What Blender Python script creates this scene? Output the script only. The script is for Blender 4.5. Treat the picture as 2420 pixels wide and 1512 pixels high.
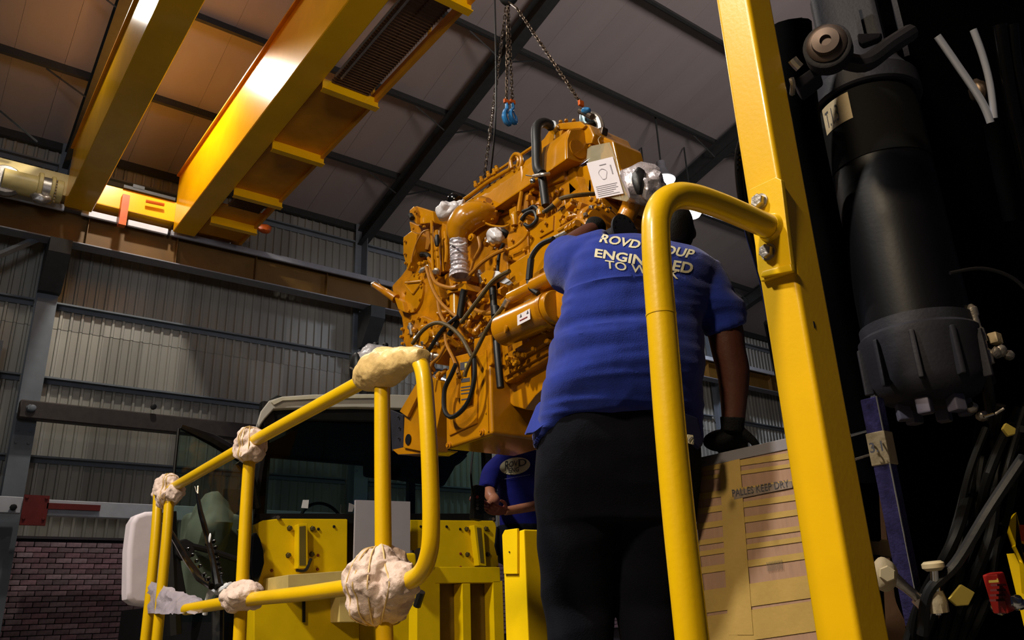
import bpy, bmesh, math, random
from mathutils import Vector, Matrix, noise
from mathutils.bvhtree import BVHTree
random.seed(7)
PI = math.pi
col = bpy.context.scene.collection
for o in list(bpy.data.objects): bpy.data.objects.remove(o)

# ------------------------------------------------------------------ camera (calibrated from the building's vanishing points)
CX, CY, F = 1210.0, 756.0, 1899.0
def _d(x, y): return Vector((x-CX, -(y-CY), -F)).normalized()
_X = _d(3850, 1355); _Y = _d(-330, 1520); _Y = (_Y-_X*_X.dot(_Y)).normalized(); _Z = _X.cross(_Y)
R3 = Matrix((_X, _Y, _Z))
EYE = Vector((0, 0, 1.6))
cam_d = bpy.data.cameras.new('camera'); cam = bpy.data.objects.new('camera', cam_d); col.objects.link(cam)
cam.matrix_world = Matrix.Translation(EYE) @ R3.to_4x4()
cam_d.sensor_width = 36; cam_d.lens = 36*F/2420; cam_d.clip_start = .05; cam_d.clip_end = 200
bpy.context.scene.camera = cam

# ------------------------------------------------------------------ world, lights, exposure
w = bpy.data.worlds.new('world'); bpy.context.scene.world = w; w.use_nodes = True
w.node_tree.nodes['Background'].inputs[0].default_value = (.55, .6, 1, 1)
w.node_tree.nodes['Background'].inputs[1].default_value = .018
vs = bpy.context.scene.view_settings
vs.view_transform = 'Standard'; vs.look = 'None'; vs.gamma = 1; vs.use_curve_mapping = False; vs.exposure = 0.0
def area(name, loc, target, size, power, color, shape='DISK', spread=PI):
    d = bpy.data.lights.new(name, 'AREA'); d.shape = shape; d.size = size; d.energy = power; d.color = color; d.spread = spread
    o = bpy.data.objects.new(name, d); col.objects.link(o); o.location = loc
    o.rotation_euler = (Vector(target)-Vector(loc)).to_track_quat('-Z', 'Y').to_euler()
    return o
WARM = (1, .80, .55); NEUT = (1, .93, .84); COOL = (.75, .82, 1)
def spot(name, loc, power, color, deg, target=None, blend=.15, r=.13):
    d = bpy.data.lights.new(name, 'SPOT'); d.energy = power; d.color = color; d.spot_size = math.radians(deg); d.spot_blend = blend; d.shadow_soft_size = r
    o = bpy.data.objects.new(name, d); col.objects.link(o); o.location = loc
    if target: o.rotation_euler = (Vector(target)-Vector(loc)).to_track_quat('-Z', 'Y').to_euler()
    return o
spot('bay_or_fill_light', (2.28, 11.97, 10.8), 640, NEUT, 128)            # lamp between the crane girders, near the wall
spot('bay_or_fill_light', (2.4, 7.2, 11.4), 130, NEUT, 128)  # added lamp, unseen, to brighten the right girder's side
spot('bay_or_fill_light', (.85, 11.4, 10.8), 130, NEUT, 128)
area('bay_or_fill_light', (-4.2, 3.2, 9.2), (1.8, 2.8, 2.2), .6, 260, NEUT, spread=1.6)      # lamp row over the left aisle
area('bay_or_fill_light', (-4.6, -.3, 6.5), (1.4, 1.6, 2.0), .7, 105, WARM, spread=1.6)
area('bay_or_fill_light', (15.5, 12.2, 9.8), (16, 15.4, 2.5), .5, 200, COOL)
area('bay_or_fill_light', (8.5, 11.8, 8.8), (8, 15.4, 2.5), .5, 12, COOL)
area('roof_fill', (-3.5, -5.0, 6.0), (2.5, 5, 12.2), 3.0, 150, (.84, .88, 1), 'SQUARE', spread=1.5)  # unseen added light from behind the camera, brightening the roof
area('roof_fill', (5.0, -5.5, 6.0), (9, 4, 13), 3.4, 270, (1, .88, .84), 'SQUARE', spread=1.5)  # second added fill for the roof, also unseen

# ------------------------------------------------------------------ pixel -> world helpers (rays cut with real planes)
def ray(x, y): return R3 @ (Vector((x-CX, -(y-CY), -F))/F)
def pX(x, y, v): r = ray(x, y); return EYE + r*(v/r.x)
def pY(x, y, v): r = ray(x, y); return EYE + r*(v/r.y)
def pZ(x, y, v): r = ray(x, y); return EYE + r*((v-1.6)/r.z)
def pD(x, y, v): return EYE + ray(x, y)*v
def V(*a): return Vector(a)

# ------------------------------------------------------------------ materials
def lin(c):
    return tuple(((v/255)/12.92 if v <= 10 else (((v/255)+.055)/1.055)**2.4) for v in c)
MATS = {}
def mat(name, rgb, rough=.5, metal=0, var=.12, scale=8, bump=0, bscale=60, emit=0, coat=0, trans=0, alpha=1, spec=.5, rand=0, stretch=None, ior=1.45, sheen=0):
    if name in MATS: return MATS[name]
    m = bpy.data.materials.new(name); m.use_nodes = True; nt = m.node_tree; N = nt.nodes; L = nt.links
    b = N['Principled BSDF']; c = lin(rgb)
    b.inputs['Roughness'].default_value = rough; b.inputs['Metallic'].default_value = metal
    b.inputs['Coat Weight'].default_value = coat; b.inputs['Coat Roughness'].default_value = .08
    b.inputs['Transmission Weight'].default_value = trans; b.inputs['Alpha'].default_value = alpha
    b.inputs['Specular IOR Level'].default_value = spec; b.inputs['IOR'].default_value = ior
    b.inputs['Sheen Weight'].default_value = sheen
    tc = N.new('ShaderNodeTexCoord'); mp = N.new('ShaderNodeMapping'); L.new(tc.outputs['Object'], mp.inputs[0])
    if stretch: mp.inputs['Scale'].default_value = stretch
    nz = N.new('ShaderNodeTexNoise'); nz.inputs['Scale'].default_value = scale; nz.inputs['Detail'].default_value = 6; L.new(mp.outputs[0], nz.inputs[0])
    rp = N.new('ShaderNodeValToRGB'); L.new(nz.outputs[0], rp.inputs[0])
    rp.color_ramp.elements[0].position = .3; rp.color_ramp.elements[1].position = .7
    rp.color_ramp.elements[0].color = tuple(v*(1-var) for v in c)+(1,); rp.color_ramp.elements[1].color = tuple(min(1, v*(1+var)) for v in c)+(1,)
    out = rp.outputs[0]
    if rand:
        oi = N.new('ShaderNodeObjectInfo'); hs = N.new('ShaderNodeHueSaturation')
        mr = N.new('ShaderNodeMapRange'); mr.inputs[3].default_value = 1-rand; mr.inputs[4].default_value = 1+rand
        L.new(oi.outputs['Random'], mr.inputs[0]); L.new(mr.outputs[0], hs.inputs['Value']); L.new(out, hs.inputs['Color'])
        m2 = N.new('ShaderNodeMath'); m2.operation = 'MULTIPLY_ADD'; m2.inputs[1].default_value = 7.31; m2.inputs[2].default_value = 0
        fr = N.new('ShaderNodeMath'); fr.operation = 'FRACT'; L.new(oi.outputs['Random'], m2.inputs[0]); L.new(m2.outputs[0], fr.inputs[0])
        mr2 = N.new('ShaderNodeMapRange'); mr2.inputs[3].default_value = 1-rand*.7; mr2.inputs[4].default_value = 1+rand*.4
        L.new(fr.outputs[0], mr2.inputs[0]); L.new(mr2.outputs[0], hs.inputs['Saturation'])
        out = hs.outputs[0]
    L.new(out, b.inputs['Base Color'])
    if bump:
        n2 = N.new('ShaderNodeTexNoise'); n2.inputs['Scale'].default_value = bscale; n2.inputs['Detail'].default_value = 5; L.new(mp.outputs[0], n2.inputs[0])
        bp = N.new('ShaderNodeBump'); bp.inputs['Strength'].default_value = bump; bp.inputs['Distance'].default_value = .01
        L.new(n2.outputs[0], bp.inputs['Height']); L.new(bp.outputs[0], b.inputs['Normal'])
    if emit:
        b.inputs['Emission Color'].default_value = c+(1,); b.inputs['Emission Strength'].default_value = emit
    MATS[name] = m; return m
YEL = mat('yellow_paint', (218, 176, 0), .34, var=.05, bump=.04, bscale=90, coat=.25)
YEL2 = mat('yellow_paint_cab', (226, 190, 2), .4, var=.06, bump=.04)
PEEL = mat('yellow_paint_orange_peel', (218, 172, 0), .34, var=.05, bump=.03, bscale=110, coat=.35)
ENG = mat('engine_yellow', (172, 114, 2), .24, var=.18, scale=5, bump=.08, bscale=30, coat=.6)
ENG2 = mat('engine_yellow_cast', (166, 106, 2), .30, var=.3, scale=9, bump=.2, bscale=60, coat=.4)
CRANE = mat('crane_yellow', (244, 180, 0), .27, var=.08, scale=2, bump=.05, bscale=6, coat=.25)
CRANE2 = mat('crane_yellow_dull', (214, 140, 10), .5, var=.15, scale=3)
CREAM = mat('cream_paint', (214, 190, 120), .45, var=.1)
CLAD = mat('galvanised_cladding', (164, 161, 150), .42, .35, var=.14, scale=1.3, rand=.16, stretch=(1, 1, .25))
ROOF = mat('roof_insulation', (164, 154, 152), .75, var=.06, scale=1.5, rand=.03, stretch=(1, .3, 1))
STEEL = mat('dark_structural_steel', (50, 52, 52), .6, var=.15)
GALV = mat('pale_grey_steel_paint', (116, 122, 128), .55, var=.1, scale=4)
GREYF = mat('grey_steel_paint', (140, 138, 142), .5, var=.1)
BROWN = mat('runway_brown', (104, 72, 20), .6, var=.15, scale=3)
WHITEP = mat('white_paint', (205, 208, 214), .5, var=.06)
REDP = mat('red_paint', (120, 40, 34), .5, var=.15)
BRICK = mat('face_brick', (152, 120, 126), .85, var=.3, scale=14, bump=.4, bscale=40, rand=.4)
MORT = mat('mortar', (70, 64, 68), .95, var=.1, bump=.3)
CONC = mat('concrete_floor', (105, 103, 100), .7, var=.15, scale=1, bump=.1)
BLACK = mat('black_rubber', (11, 11, 12), .5, var=.2, bump=.05)
BLACKG = mat('black_gloss_paint', (9, 9, 11), .14, var=.2, bump=.05, bscale=20)
BLACKM = mat('black_matte_paint', (20, 20, 23), .5, var=.2, bump=.06, bscale=120)
VIOL = mat('dark_blue_steel', (74, 70, 128), .3, .6, var=.45, scale=30, bump=.35, bscale=160)
CAST = mat('dark_grey_casting', (34, 34, 42), .6, .0, var=.2, bump=.08, bscale=120, spec=.3)
CHROME = mat('bright_steel', (205, 205, 205), .16, 1, var=.05)
DULLM = mat('dull_zinc_steel', (178, 170, 160), .36, .85, var=.2, scale=40, bump=.2, bscale=90)
CHAIN = mat('chain_steel', (92, 78, 66), .4, .8, var=.35, scale=60)
HOSE = mat('olive_braided_hose', (74, 60, 30), .5, var=.25, scale=60, bump=.15, bscale=200)
HOSEY = mat('painted_hose', (150, 98, 22), .4, var=.15, scale=40)
BLUEH = mat('blue_hook_paint', (44, 118, 176), .35, var=.2, scale=30, coat=.3)
ORNG = mat('orange_paint', (205, 92, 24), .4, var=.15)
FOIL = mat('crumpled_foil', (206, 198, 204), .28, .55, var=.3, scale=22, bump=1.0, bscale=26)
PLAST = mat('clear_plastic_wrap', (200, 196, 198), .22, 0, var=.12, scale=12, bump=.9, bscale=18, coat=.4)
FOAM = mat('foam_packing', (206, 184, 172), .5, var=.10, scale=14, bump=.9, bscale=34, spec=.3)
TAPEY = mat('yellowed_tape', (206, 176, 116), .45, var=.12, scale=20, bump=.5, bscale=30)
CARD = mat('cardboard', (142, 112, 92), .8, var=.08, scale=10, stretch=(1, 8, 1), bump=.08)
TAPE = mat('brown_packing_tape', (158, 132, 74), .4, var=.08, scale=10, bump=.1)
PAPER = mat('paper', (206, 200, 206), .6, var=.03)
INK = mat('ink', (62, 60, 66), .7, var=.1)
POUCH = mat('pouch_plastic', (176, 168, 140), .15, 0, var=.1, alpha=.42, bump=.5, bscale=20)
SHIRT = mat('blue_cotton', (22, 42, 128), .85, var=.12, scale=25, bump=.25, bscale=260, spec=.2, sheen=.15)
SHIRT2 = mat('dark_blue_cotton', (16, 20, 96), .85, var=.12, scale=20, bump=.2, bscale=220, spec=.2)
TROU = mat('navy_trouser_cloth', (11, 13, 22), .9, var=.15, scale=20, bump=.2, bscale=200, spec=.15)
SKIN = mat('dark_skin', (70, 38, 28), .45, var=.15, scale=16, bump=.08, bscale=120)
SKINL = mat('light_skin', (158, 104, 78), .45, var=.1, scale=16, bump=.06, bscale=120)
HAIR = mat('short_black_hair', (13, 10, 8), .6, var=.2, scale=60, bump=.15, bscale=200, spec=.3)
GLOVE = mat('black_knit_glove', (12, 12, 14), .85, var=.25, scale=40, bump=.4, bscale=180, spec=.2)
HOSEB = mat('dull_black_hose', (6, 6, 6), .6, spec=.2)
ROD = mat('rod_painted_glare', (222, 230, 250), .28, .5, var=.05)  # near-white tone stands in for a bright reflection on the rods
PRINT = mat('cream_print', (196, 190, 160), .7, var=.06)
DARKIN = mat('cab_interior', (26, 28, 28), .7, var=.2)
ROOFW = mat('cab_roof_white', (196, 192, 180), .35, var=.04, coat=.2)
TAN = mat('tan_masking_tape', (176, 158, 124), .65, var=.08, bump=.2)
YTAG = mat('yellow_tag', (180, 160, 70), .6, var=.1)
LAMP = mat('lamp_lens', (255, 250, 240), .4, emit=9)
GREENB = mat('green_seat_cover', (118, 116, 106), .6, var=.2)
def glassmat(name, rgb, dens):
    m = bpy.data.materials.new(name); m.use_nodes = True; nt = m.node_tree; N = nt.nodes; L = nt.links; N.clear()
    o = N.new('ShaderNodeOutputMaterial'); mx = N.new('ShaderNodeMixShader'); tr = N.new('ShaderNodeBsdfTransparent'); gl = N.new('ShaderNodeBsdfGlossy'); fr = N.new('ShaderNodeFresnel')
    nz = N.new('ShaderNodeTexNoise'); nz.inputs['Scale'].default_value = 3; mr = N.new('ShaderNodeMapRange'); mr.inputs[3].default_value = .02; mr.inputs[4].default_value = .05
    L.new(nz.outputs[0], mr.inputs[0]); L.new(mr.outputs[0], gl.inputs['Roughness'])
    tr.inputs[0].default_value = tuple(v*dens for v in rgb)+(1,); fr.inputs[0].default_value = 1.5
    L.new(fr.outputs[0], mx.inputs[0]); L.new(tr.outputs[0], mx.inputs[1]); L.new(gl.outputs[0], mx.inputs[2]); L.new(mx.outputs[0], o.inputs[0]); return m
GLASS = glassmat('green_tinted_glass', (.80, .92, .85), .9)
GLASS2 = glassmat('dark_tinted_glass', (.68, .86, .80), .8)

# ------------------------------------------------------------------ object helpers
ROOT = {}
def reg(o, name, kind=None, label=None, cat=None, group=None):
    if label: o['label'] = label
    if cat: o['category'] = cat
    if group: o['group'] = group
    if kind: o['kind'] = kind
def thing(name, label, cat, loc=(0, 0, 0), group=None, kind=None):
    o = bpy.data.objects.new(name, None); col.objects.link(o); o.location = loc; o.empty_display_size = .1
    reg(o, name, kind, label, cat, group); ROOT[o.name] = Vector(loc); return o
def set_sharp(bm, ang=.62):
    bm.normal_update()
    for f in bm.faces: f.smooth = True
    for e in bm.edges:
        if len(e.link_faces) == 2:
            if e.calc_face_angle(0) > ang: e.smooth = False
        else: e.smooth = True
def link_mesh(name, me, material, parent=None, label=None, off=None, kind=None):
    if material is not None and not me.materials: me.materials.append(material)
    o = bpy.data.objects.new(name, me); col.objects.link(o)
    if len(me.polygons) < 1500 and len(me.polygons) > 5:
        wn = o.modifiers.new('wn', 'WEIGHTED_NORMAL'); wn.keep_sharp = True; wn.weight = 90
    if parent is not None: o.parent = parent; ROOT[o.name] = ROOT[parent.name]
    reg(o, name, kind, label); return o
class MB:
    def __init__(s): s.bm = bmesh.new()
    def face(s, pts): return s.bm.faces.new([s.bm.verts.new(p) for p in pts])
    def prism(s, pts, vec, taper=1.0):
        pts = [Vector(p) for p in pts]; c = sum(pts, Vector())/len(pts)
        a = [s.bm.verts.new(p) for p in pts]; b = [s.bm.verts.new(c+(p-c)*taper+vec) for p in pts]; n = len(pts)
        s.bm.faces.new(a); s.bm.faces.new(b[::-1])
        for i in range(n): s.bm.faces.new((a[i], b[i], b[(i+1) % n], a[(i+1) % n]))
        return s
    def box(s, c, size, rot=None):
        c = Vector(c); h = Vector(size)/2; vs_ = []
        for x in (-1, 1):
            for y in (-1, 1):
                for z in (-1, 1):
                    p = Vector((x*h.x, y*h.y, z*h.z))
                    if rot is not None: p = rot @ p
                    vs_.append(s.bm.verts.new(c+p))
        for f in ((0, 1, 3, 2), (4, 6, 7, 5), (0, 4, 5, 1), (2, 3, 7, 6), (0, 2, 6, 4), (1, 5, 7, 3)): s.bm.faces.new([vs_[i] for i in f])
        return s
    def bb(s, a, b): a = Vector(a); b = Vector(b); return s.box((a+b)/2, [abs(v) for v in (b-a)])
    def tube(s, pts, r, n=10, smooth=True, caps=True, seg=6):
        P = [Vector(p) for p in pts]
        rr = list(r) if isinstance(r, (list, tuple)) else [r]*len(P)
        if smooth and len(P) > 2:
            Q = []; RR = []
            for i in range(len(P)-1):
                p0 = P[max(i-1, 0)]; p1 = P[i]; p2 = P[i+1]; p3 = P[min(i+2, len(P)-1)]
                for k in range(seg):
                    t = k/seg
                    Q.append(.5*((2*p1)+(p2-p0)*t+(2*p0-5*p1+4*p2-p3)*t*t+(3*p1-p0-3*p2+p3)*t**3)); RR.append(rr[i]*(1-t)+rr[i+1]*t)
            Q.append(P[-1]); RR.append(rr[-1]); P = Q; rr = RR
        up = None; rings = []
        for i, p in enumerate(P):
            d = (P[min(i+1, len(P)-1)]-P[max(i-1, 0)])
            if d.length < 1e-9: d = Vector((0, 0, 1))
            d.normalize()
            if up is None: up = Vector((0, 0, 1)) if abs(d.z) < .9 else Vector((1, 0, 0))
            a = d.cross(up)
            if a.length < 1e-6: a = d.orthogonal()
            a.normalize(); up = a.cross(d).normalized()
            rings.append([s.bm.verts.new(p+(a*math.cos(2*PI*k/n)+up*math.sin(2*PI*k/n))*rr[i]) for k in range(n)])
        for i in range(len(rings)-1):
            for k in range(n): s.bm.faces.new((rings[i][k], rings[i][(k+1) % n], rings[i+1][(k+1) % n], rings[i+1][k]))
        if caps: s.bm.faces.new(rings[0][::-1]); s.bm.faces.new(rings[-1])
        return s
    def cyl(s, a, b, r, n=16, r2=None): return s.tube([a, b], [r, r if r2 is None else r2], n, smooth=False)
    def lathe(s, o, axis, prof, n=24):
        o = Vector(o); ax = Vector(axis).normalized(); u = ax.orthogonal().normalized(); v = ax.cross(u); rings = []
        for (t, r) in prof: rings.append([s.bm.verts.new(o+ax*t+(u*math.cos(2*PI*k/n)+v*math.sin(2*PI*k/n))*max(r, 1e-4)) for k in range(n)])
        for i in range(len(rings)-1):
            for k in range(n): s.bm.faces.new((rings[i][k], rings[i][(k+1) % n], rings[i+1][(k+1) % n], rings[i+1][k]))
        s.bm.faces.new(rings[0][::-1]); s.bm.faces.new(rings[-1]); return s
    def blob(s, c, size, amp=.0, freq=8, sub=4, rot=None):
        c = Vector(c); r = bmesh.ops.create_icosphere(s.bm, subdivisions=sub, radius=1)
        for vt in r['verts']:
            n_ = vt.co.normalized(); p = Vector((n_.x*size[0], n_.y*size[1], n_.z*size[2]))
            if rot is not None: p = rot @ p
            if amp: p = p*(1+amp*(noise.noise((c+p)*freq)+.5*noise.noise((c+p)*freq*2.3)))
            vt.co = c+p
        return s
    def hexbolt(s, c, axis, r, h, n=6):
        return s.lathe(c, axis, [(0, r*1.25), (h*.2, r*1.25), (h*.2, r), (h*.9, r), (h, r*.8)], n)
    def loft(s, rings, cap=True):
        rv = [[s.bm.verts.new(p) for p in r] for r in rings]; n = len(rv[0])
        for i in range(len(rv)-1):
            for k in range(n): s.bm.faces.new((rv[i][k], rv[i][(k+1) % n], rv[i+1][(k+1) % n], rv[i+1][k]))
        if cap: s.bm.faces.new(rv[0][::-1]); s.bm.faces.new(rv[-1])
        return s
    def bevel(s, w, seg=2, ang=.6):
        s.bm.normal_update()
        es = [e for e in s.bm.edges if len(e.link_faces) == 2 and e.calc_face_angle(0) > ang]
        bmesh.ops.bevel(s.bm, geom=es, offset=w, segments=seg, affect='EDGES', clamp_overlap=True, profile=.5); return s
    def jitter(s, amp, freq):
        for vt in s.bm.verts:
            vt.co += noise.noise_vector(vt.co*freq)*amp
        return s
    def mesh(s, name, off=Vector((0, 0, 0)), fix=True):
        if fix: bmesh.ops.recalc_face_normals(s.bm, faces=s.bm.faces)
        for vt in s.bm.verts: vt.co -= off
        set_sharp(s.bm)
        me = bpy.data.meshes.new(name); s.bm.to_mesh(me); s.bm.free(); return me
    def build(s, name, material, parent=None, label=None, kind=None):
        off = ROOT[parent.name] if parent is not None else Vector((0, 0, 0))
        return link_mesh(name, s.mesh(name, off), material, parent, label, kind=kind)
    def solo(s, name, material, label, cat, group=None, kind=None):
        c = sum((v.co for v in s.bm.verts), Vector())/max(1, len(s.bm.verts)); c.z = min(v.co.z for v in s.bm.verts)
        o = link_mesh(name, s.mesh(name, c), material); o.location = c; reg(o, name, kind, label, cat, group); ROOT[o.name] = c; return o
def remesh(mb, voxel, smooth=4, fac=.5):
    bmesh.ops.recalc_face_normals(mb.bm, faces=mb.bm.faces)
    me = bpy.data.meshes.new('tmp'); mb.bm.to_mesh(me); mb.bm.free()
    o = bpy.data.objects.new('tmp', me); col.objects.link(o)
    m = o.modifiers.new('r', 'REMESH'); m.mode = 'VOXEL'; m.voxel_size = voxel
    if smooth: s_ = o.modifiers.new('s', 'SMOOTH'); s_.iterations = smooth; s_.factor = fac
    dg = bpy.context.evaluated_depsgraph_get(); dg.update(); ev = o.evaluated_get(dg)
    out = bpy.data.meshes.new_from_object(ev); bpy.data.objects.remove(o)
    r = MB(); r.bm.from_mesh(out); bpy.data.meshes.remove(out); return r
def pieces(name, mesh_, material, parent, mats, label=None):
    mesh_.materials.clear(); mesh_.materials.append(material)
    for M in mats:
        o = bpy.data.objects.new(name, mesh_); col.objects.link(o); o.parent = parent; o.matrix_local = Matrix.Translation(-ROOT[parent.name]) @ M
        ROOT[o.name] = ROOT[parent.name]
        if label: o['label'] = label
FONT = None
def text_mesh(body, bold=0.0):
    c = bpy.data.curves.new('t', 'FONT'); c.body = body; c.align_x = 'CENTER'; c.align_y = 'CENTER'; c.size = 1; c.offset = bold; c.resolution_u = 3
    o = bpy.data.objects.new('t', c); col.objects.link(o); dg = bpy.context.evaluated_depsgraph_get(); dg.update()
    me = bpy.data.meshes.new_from_object(o.evaluated_get(dg)); bpy.data.objects.remove(o)
    b = bmesh.new(); b.from_mesh(me); bpy.data.meshes.remove(me)
    xs = [v.co.x for v in b.verts]; ys = [v.co.y for v in b.verts]
    return b, min(xs), max(xs), min(ys), max(ys)
def text_on(body, quad, name, material, parent, off=.002, bvh=None, bold=0.0, bend=0.0, direction=None, cuts=2):
    """quad: lower-left, lower-right, upper-right, upper-left points of the lettering's block"""
    b, x0, x1, y0, y1 = text_mesh(body, bold)
    if cuts:
        bmesh.ops.triangulate(b, faces=b.faces); bmesh.ops.subdivide_edges(b, edges=[e for e in b.edges if e.calc_length() > .12], cuts=cuts)
    q = [Vector(p) for p in quad]; nrm = (q[1]-q[0]).cross(q[3]-q[0]).normalized()
    for v in b.verts:
        u = (v.co.x-x0)/(x1-x0); t = (v.co.y-y0)/(y1-y0)+bend*(1-(2*u-1)**2)
        p = q[0]*(1-u)*(1-t)+q[1]*u*(1-t)+q[2]*u*t+q[3]*(1-u)*t
        if bvh is not None:
            d = (p-EYE).normalized() if direction is None else direction
            h = bvh.ray_cast(p-d*.6, d, 1.5)
            if h[0] is not None: p = h[0]+h[1]*off
        else: p = p+nrm*off
        v.co = p-ROOT[parent.name]
    for f in b.faces: f.smooth = False
    me = bpy.data.meshes.new(name); b.to_mesh(me); b.free()
    return link_mesh(name, me, material, parent)
def bvh_of(bm_or_obj):
    me = bm_or_obj.data; off = ROOT[bm_or_obj.name]
    return BVHTree.FromPolygons([v.co+off for v in me.vertices], [tuple(p.vertices) for p in me.polygons])
def tr(p, rx=0, ry=0, rz=0, s=(1, 1, 1)):
    return Matrix.Translation(p) @ Matrix.Rotation(rz, 4, 'Z') @ Matrix.Rotation(ry, 4, 'Y') @ Matrix.Rotation(rx, 4, 'X') @ Matrix.Diagonal((s[0], s[1], s[2], 1))
def aim(p, d, up=Vector((0, 0, 1))):
    return Matrix.Translation(p) @ Vector(d).to_track_quat('Z', 'Y').to_matrix().to_4x4()

# ================================================================== THE SETTING
WY = 15.5; E0 = 10.2; SL = .26; XL, XR = -5.0, 42.0
floor = thing('floor', 'grey concrete workshop floor', 'floor', kind='structure')
MB().bb((XL, -8, -.2), (XR, WY+.3, 0)).build('floor_slab', CONC, floor)
for o in (floor,): del o['category']; del o['label']
wall = thing('wall_back', None, None, (0, WY, 0), kind='structure')
ceil = thing('ceiling', None, None, (0, 0, 10), kind='structure')
wl = MB().bb((XL-2.3, -8, 0), (XL-2, WY, 13)); wl.solo('wall_left', CLAD, None, None, kind='structure')
wr = MB().bb((XR, -8, 0), (XR+.3, WY, 13)); wr.solo('wall_right', CLAD, None, None, kind='structure')
# corrugated sheets, one 686 mm sheet after another
def sheet_mesh(z0, z1):
    m = MB(); prof = []
    for k in range(4):
        x = k*.1715; prof += [(x, 0), (x+.085, 0), (x+.1, -.036), (x+.1365, -.036), (x+.1515, 0)]
    prof.append((.686, 0)); n = len(prof)
    lo = [m.bm.verts.new((x, y, z0)) for x, y in prof]; hi = [m.bm.verts.new((x, y, z1)) for x, y in prof]
    lo2 = [m.bm.verts.new((x, y+.006, z0)) for x, y in prof]; hi2 = [m.bm.verts.new((x, y+.006, z1)) for x, y in prof]
    for i in range(n-1):
        m.bm.faces.new((lo[i], lo[i+1], hi[i+1], hi[i])); m.bm.faces.new((lo2[i+1], lo2[i], hi2[i], hi2[i+1]))
    m.bm.faces.new((lo[0], hi[0], hi2[0], lo2[0])); m.bm.faces.new((lo[-1], lo2[-1], hi2[-1], hi[-1]))
    me = bpy.data.meshes.new('wall_sheet'); m.bm.normal_update()
    m.bm.to_mesh(me); m.bm.free(); return me
BT = 3.13
sm1 = sheet_mesh(BT, 6.75); sm2 = sheet_mesh(6.70, E0+.2)
xs = []; x = XL
while x < XR: xs.append(x); x += .686
pieces('wall_sheet', sm1, CLAD, wall, [tr(V(x, WY, 0)) for x in xs])
pieces('wall_sheet', sm2, CLAD, wall, [tr(V(x, WY-.008, 0)) for x in xs])
MB().bb((XL, WY+.012, 0), (XR, WY+.25, BT)).build('mortar_bed', MORT, wall)
MB().bb((XL, WY-.10, BT-.04), (XR, WY+.2, BT)).build('coping', MORT, wall)
bmesh_b = MB().box((0, 0, 0), (.222, .11, .073)).bevel(.004, 1).mesh('brick')
near = []; rest = MB(); row = 0; z = .045
while z < BT-.06:
    x0 = XL+(.116 if row % 2 else 0); k = 0
    while x0 < 16:
        c = V(x0+random.uniform(-.003, .003), WY-.03+random.uniform(-.004, .004), z)
        if 1.35 < x0 < 4.95 and z > 1.5: near.append(tr(c, rz=random.uniform(-.01, .01)))
        elif z > 1.3 and -1 < x0: rest.box(c, (.222, .11, .073))
        x0 += .232
    z += .0845; row += 1
near = near[-298:]
pieces('brick', bmesh_b, BRICK, wall, near)
rest.build('far_bricks', BRICK, wall, kind='stuff')
# girts (lipped channels), columns, runway corbels
COLX = [1.5+6.07*k for k in range(-1, 7)]
def girt_mesh(L):
    pr = [(0, -.05), (0, .05), (-.14, .05), (-.14, .02), (-.128, .02), (-.128, .038), (-.012, .038), (-.012, -.05)]
    return MB().prism([V(0, y, z) for y, z in pr], V(L, 0, 0)).mesh('girt')
gm = girt_mesh(5.75)
GZ = [1.6+v*1.0 for v in (2.77, 4.13, 5.49, 8.2)]
pieces('girt', gm, GALV, wall, [tr(V(cx+.16, WY-.045, z)) for cx in COLX for z in GZ])
for cx in COLX:
    if cx > 30: continue
    c = MB()
    for dy in (-.10, .10): c.bb((cx-.155, WY-.32+dy*1.45-.007, 0), (cx+.155, WY-.32+dy*1.45+.007, E0+.1 if dy > 0 else 8.02))
    c.bb((cx-.006, WY-.47, 0), (cx+.006, WY-.17, E0+.1))
    c.build('column', GALV, wall)
    b = MB().prism([V(cx-.17, WY-1.06, 7.98), V(cx-.17, WY-.45, 7.98), V(cx-.17, WY-.45, 7.15), V(cx-.17, WY-.62, 7.15), V(cx-.17, WY-1.06, 7.72)], V(.34, 0, 0))
    b.build('corbel', STEEL, wall)
    d = MB(); 
    for zz in (4.55, 4.75):
        for dx in (-.09, .09): d.hexbolt((cx+dx, WY-.475, zz), (0, -1, 0), .02, .02)
    d.build('column_bolts', GALV, wall)
x2 = 1.5-.62
MB().bb((x2-.1, WY-.5, 0), (x2+.1, WY-.3, 6.2)).build('column', GALV, wall)
c = MB().bb((x2+.08, WY-.52, 3.25), (x2+.3, WY-.48, 4.0)); c.build('joint_plate', GALV, wall)
c = MB()
for zz in (3.4, 3.6, 3.8): c.hexbolt((x2+.2, WY-.52, zz), (0, -1, 0), .025, .02)
c.build('plate_bolts', STEEL, wall)
# diagonal brace to the left of the first column
MB().tube([pY(-60, 628, 14.7), pY(132, 545, 14.9)], .06, 4, smooth=False).build('brace', GALV, wall)
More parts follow.
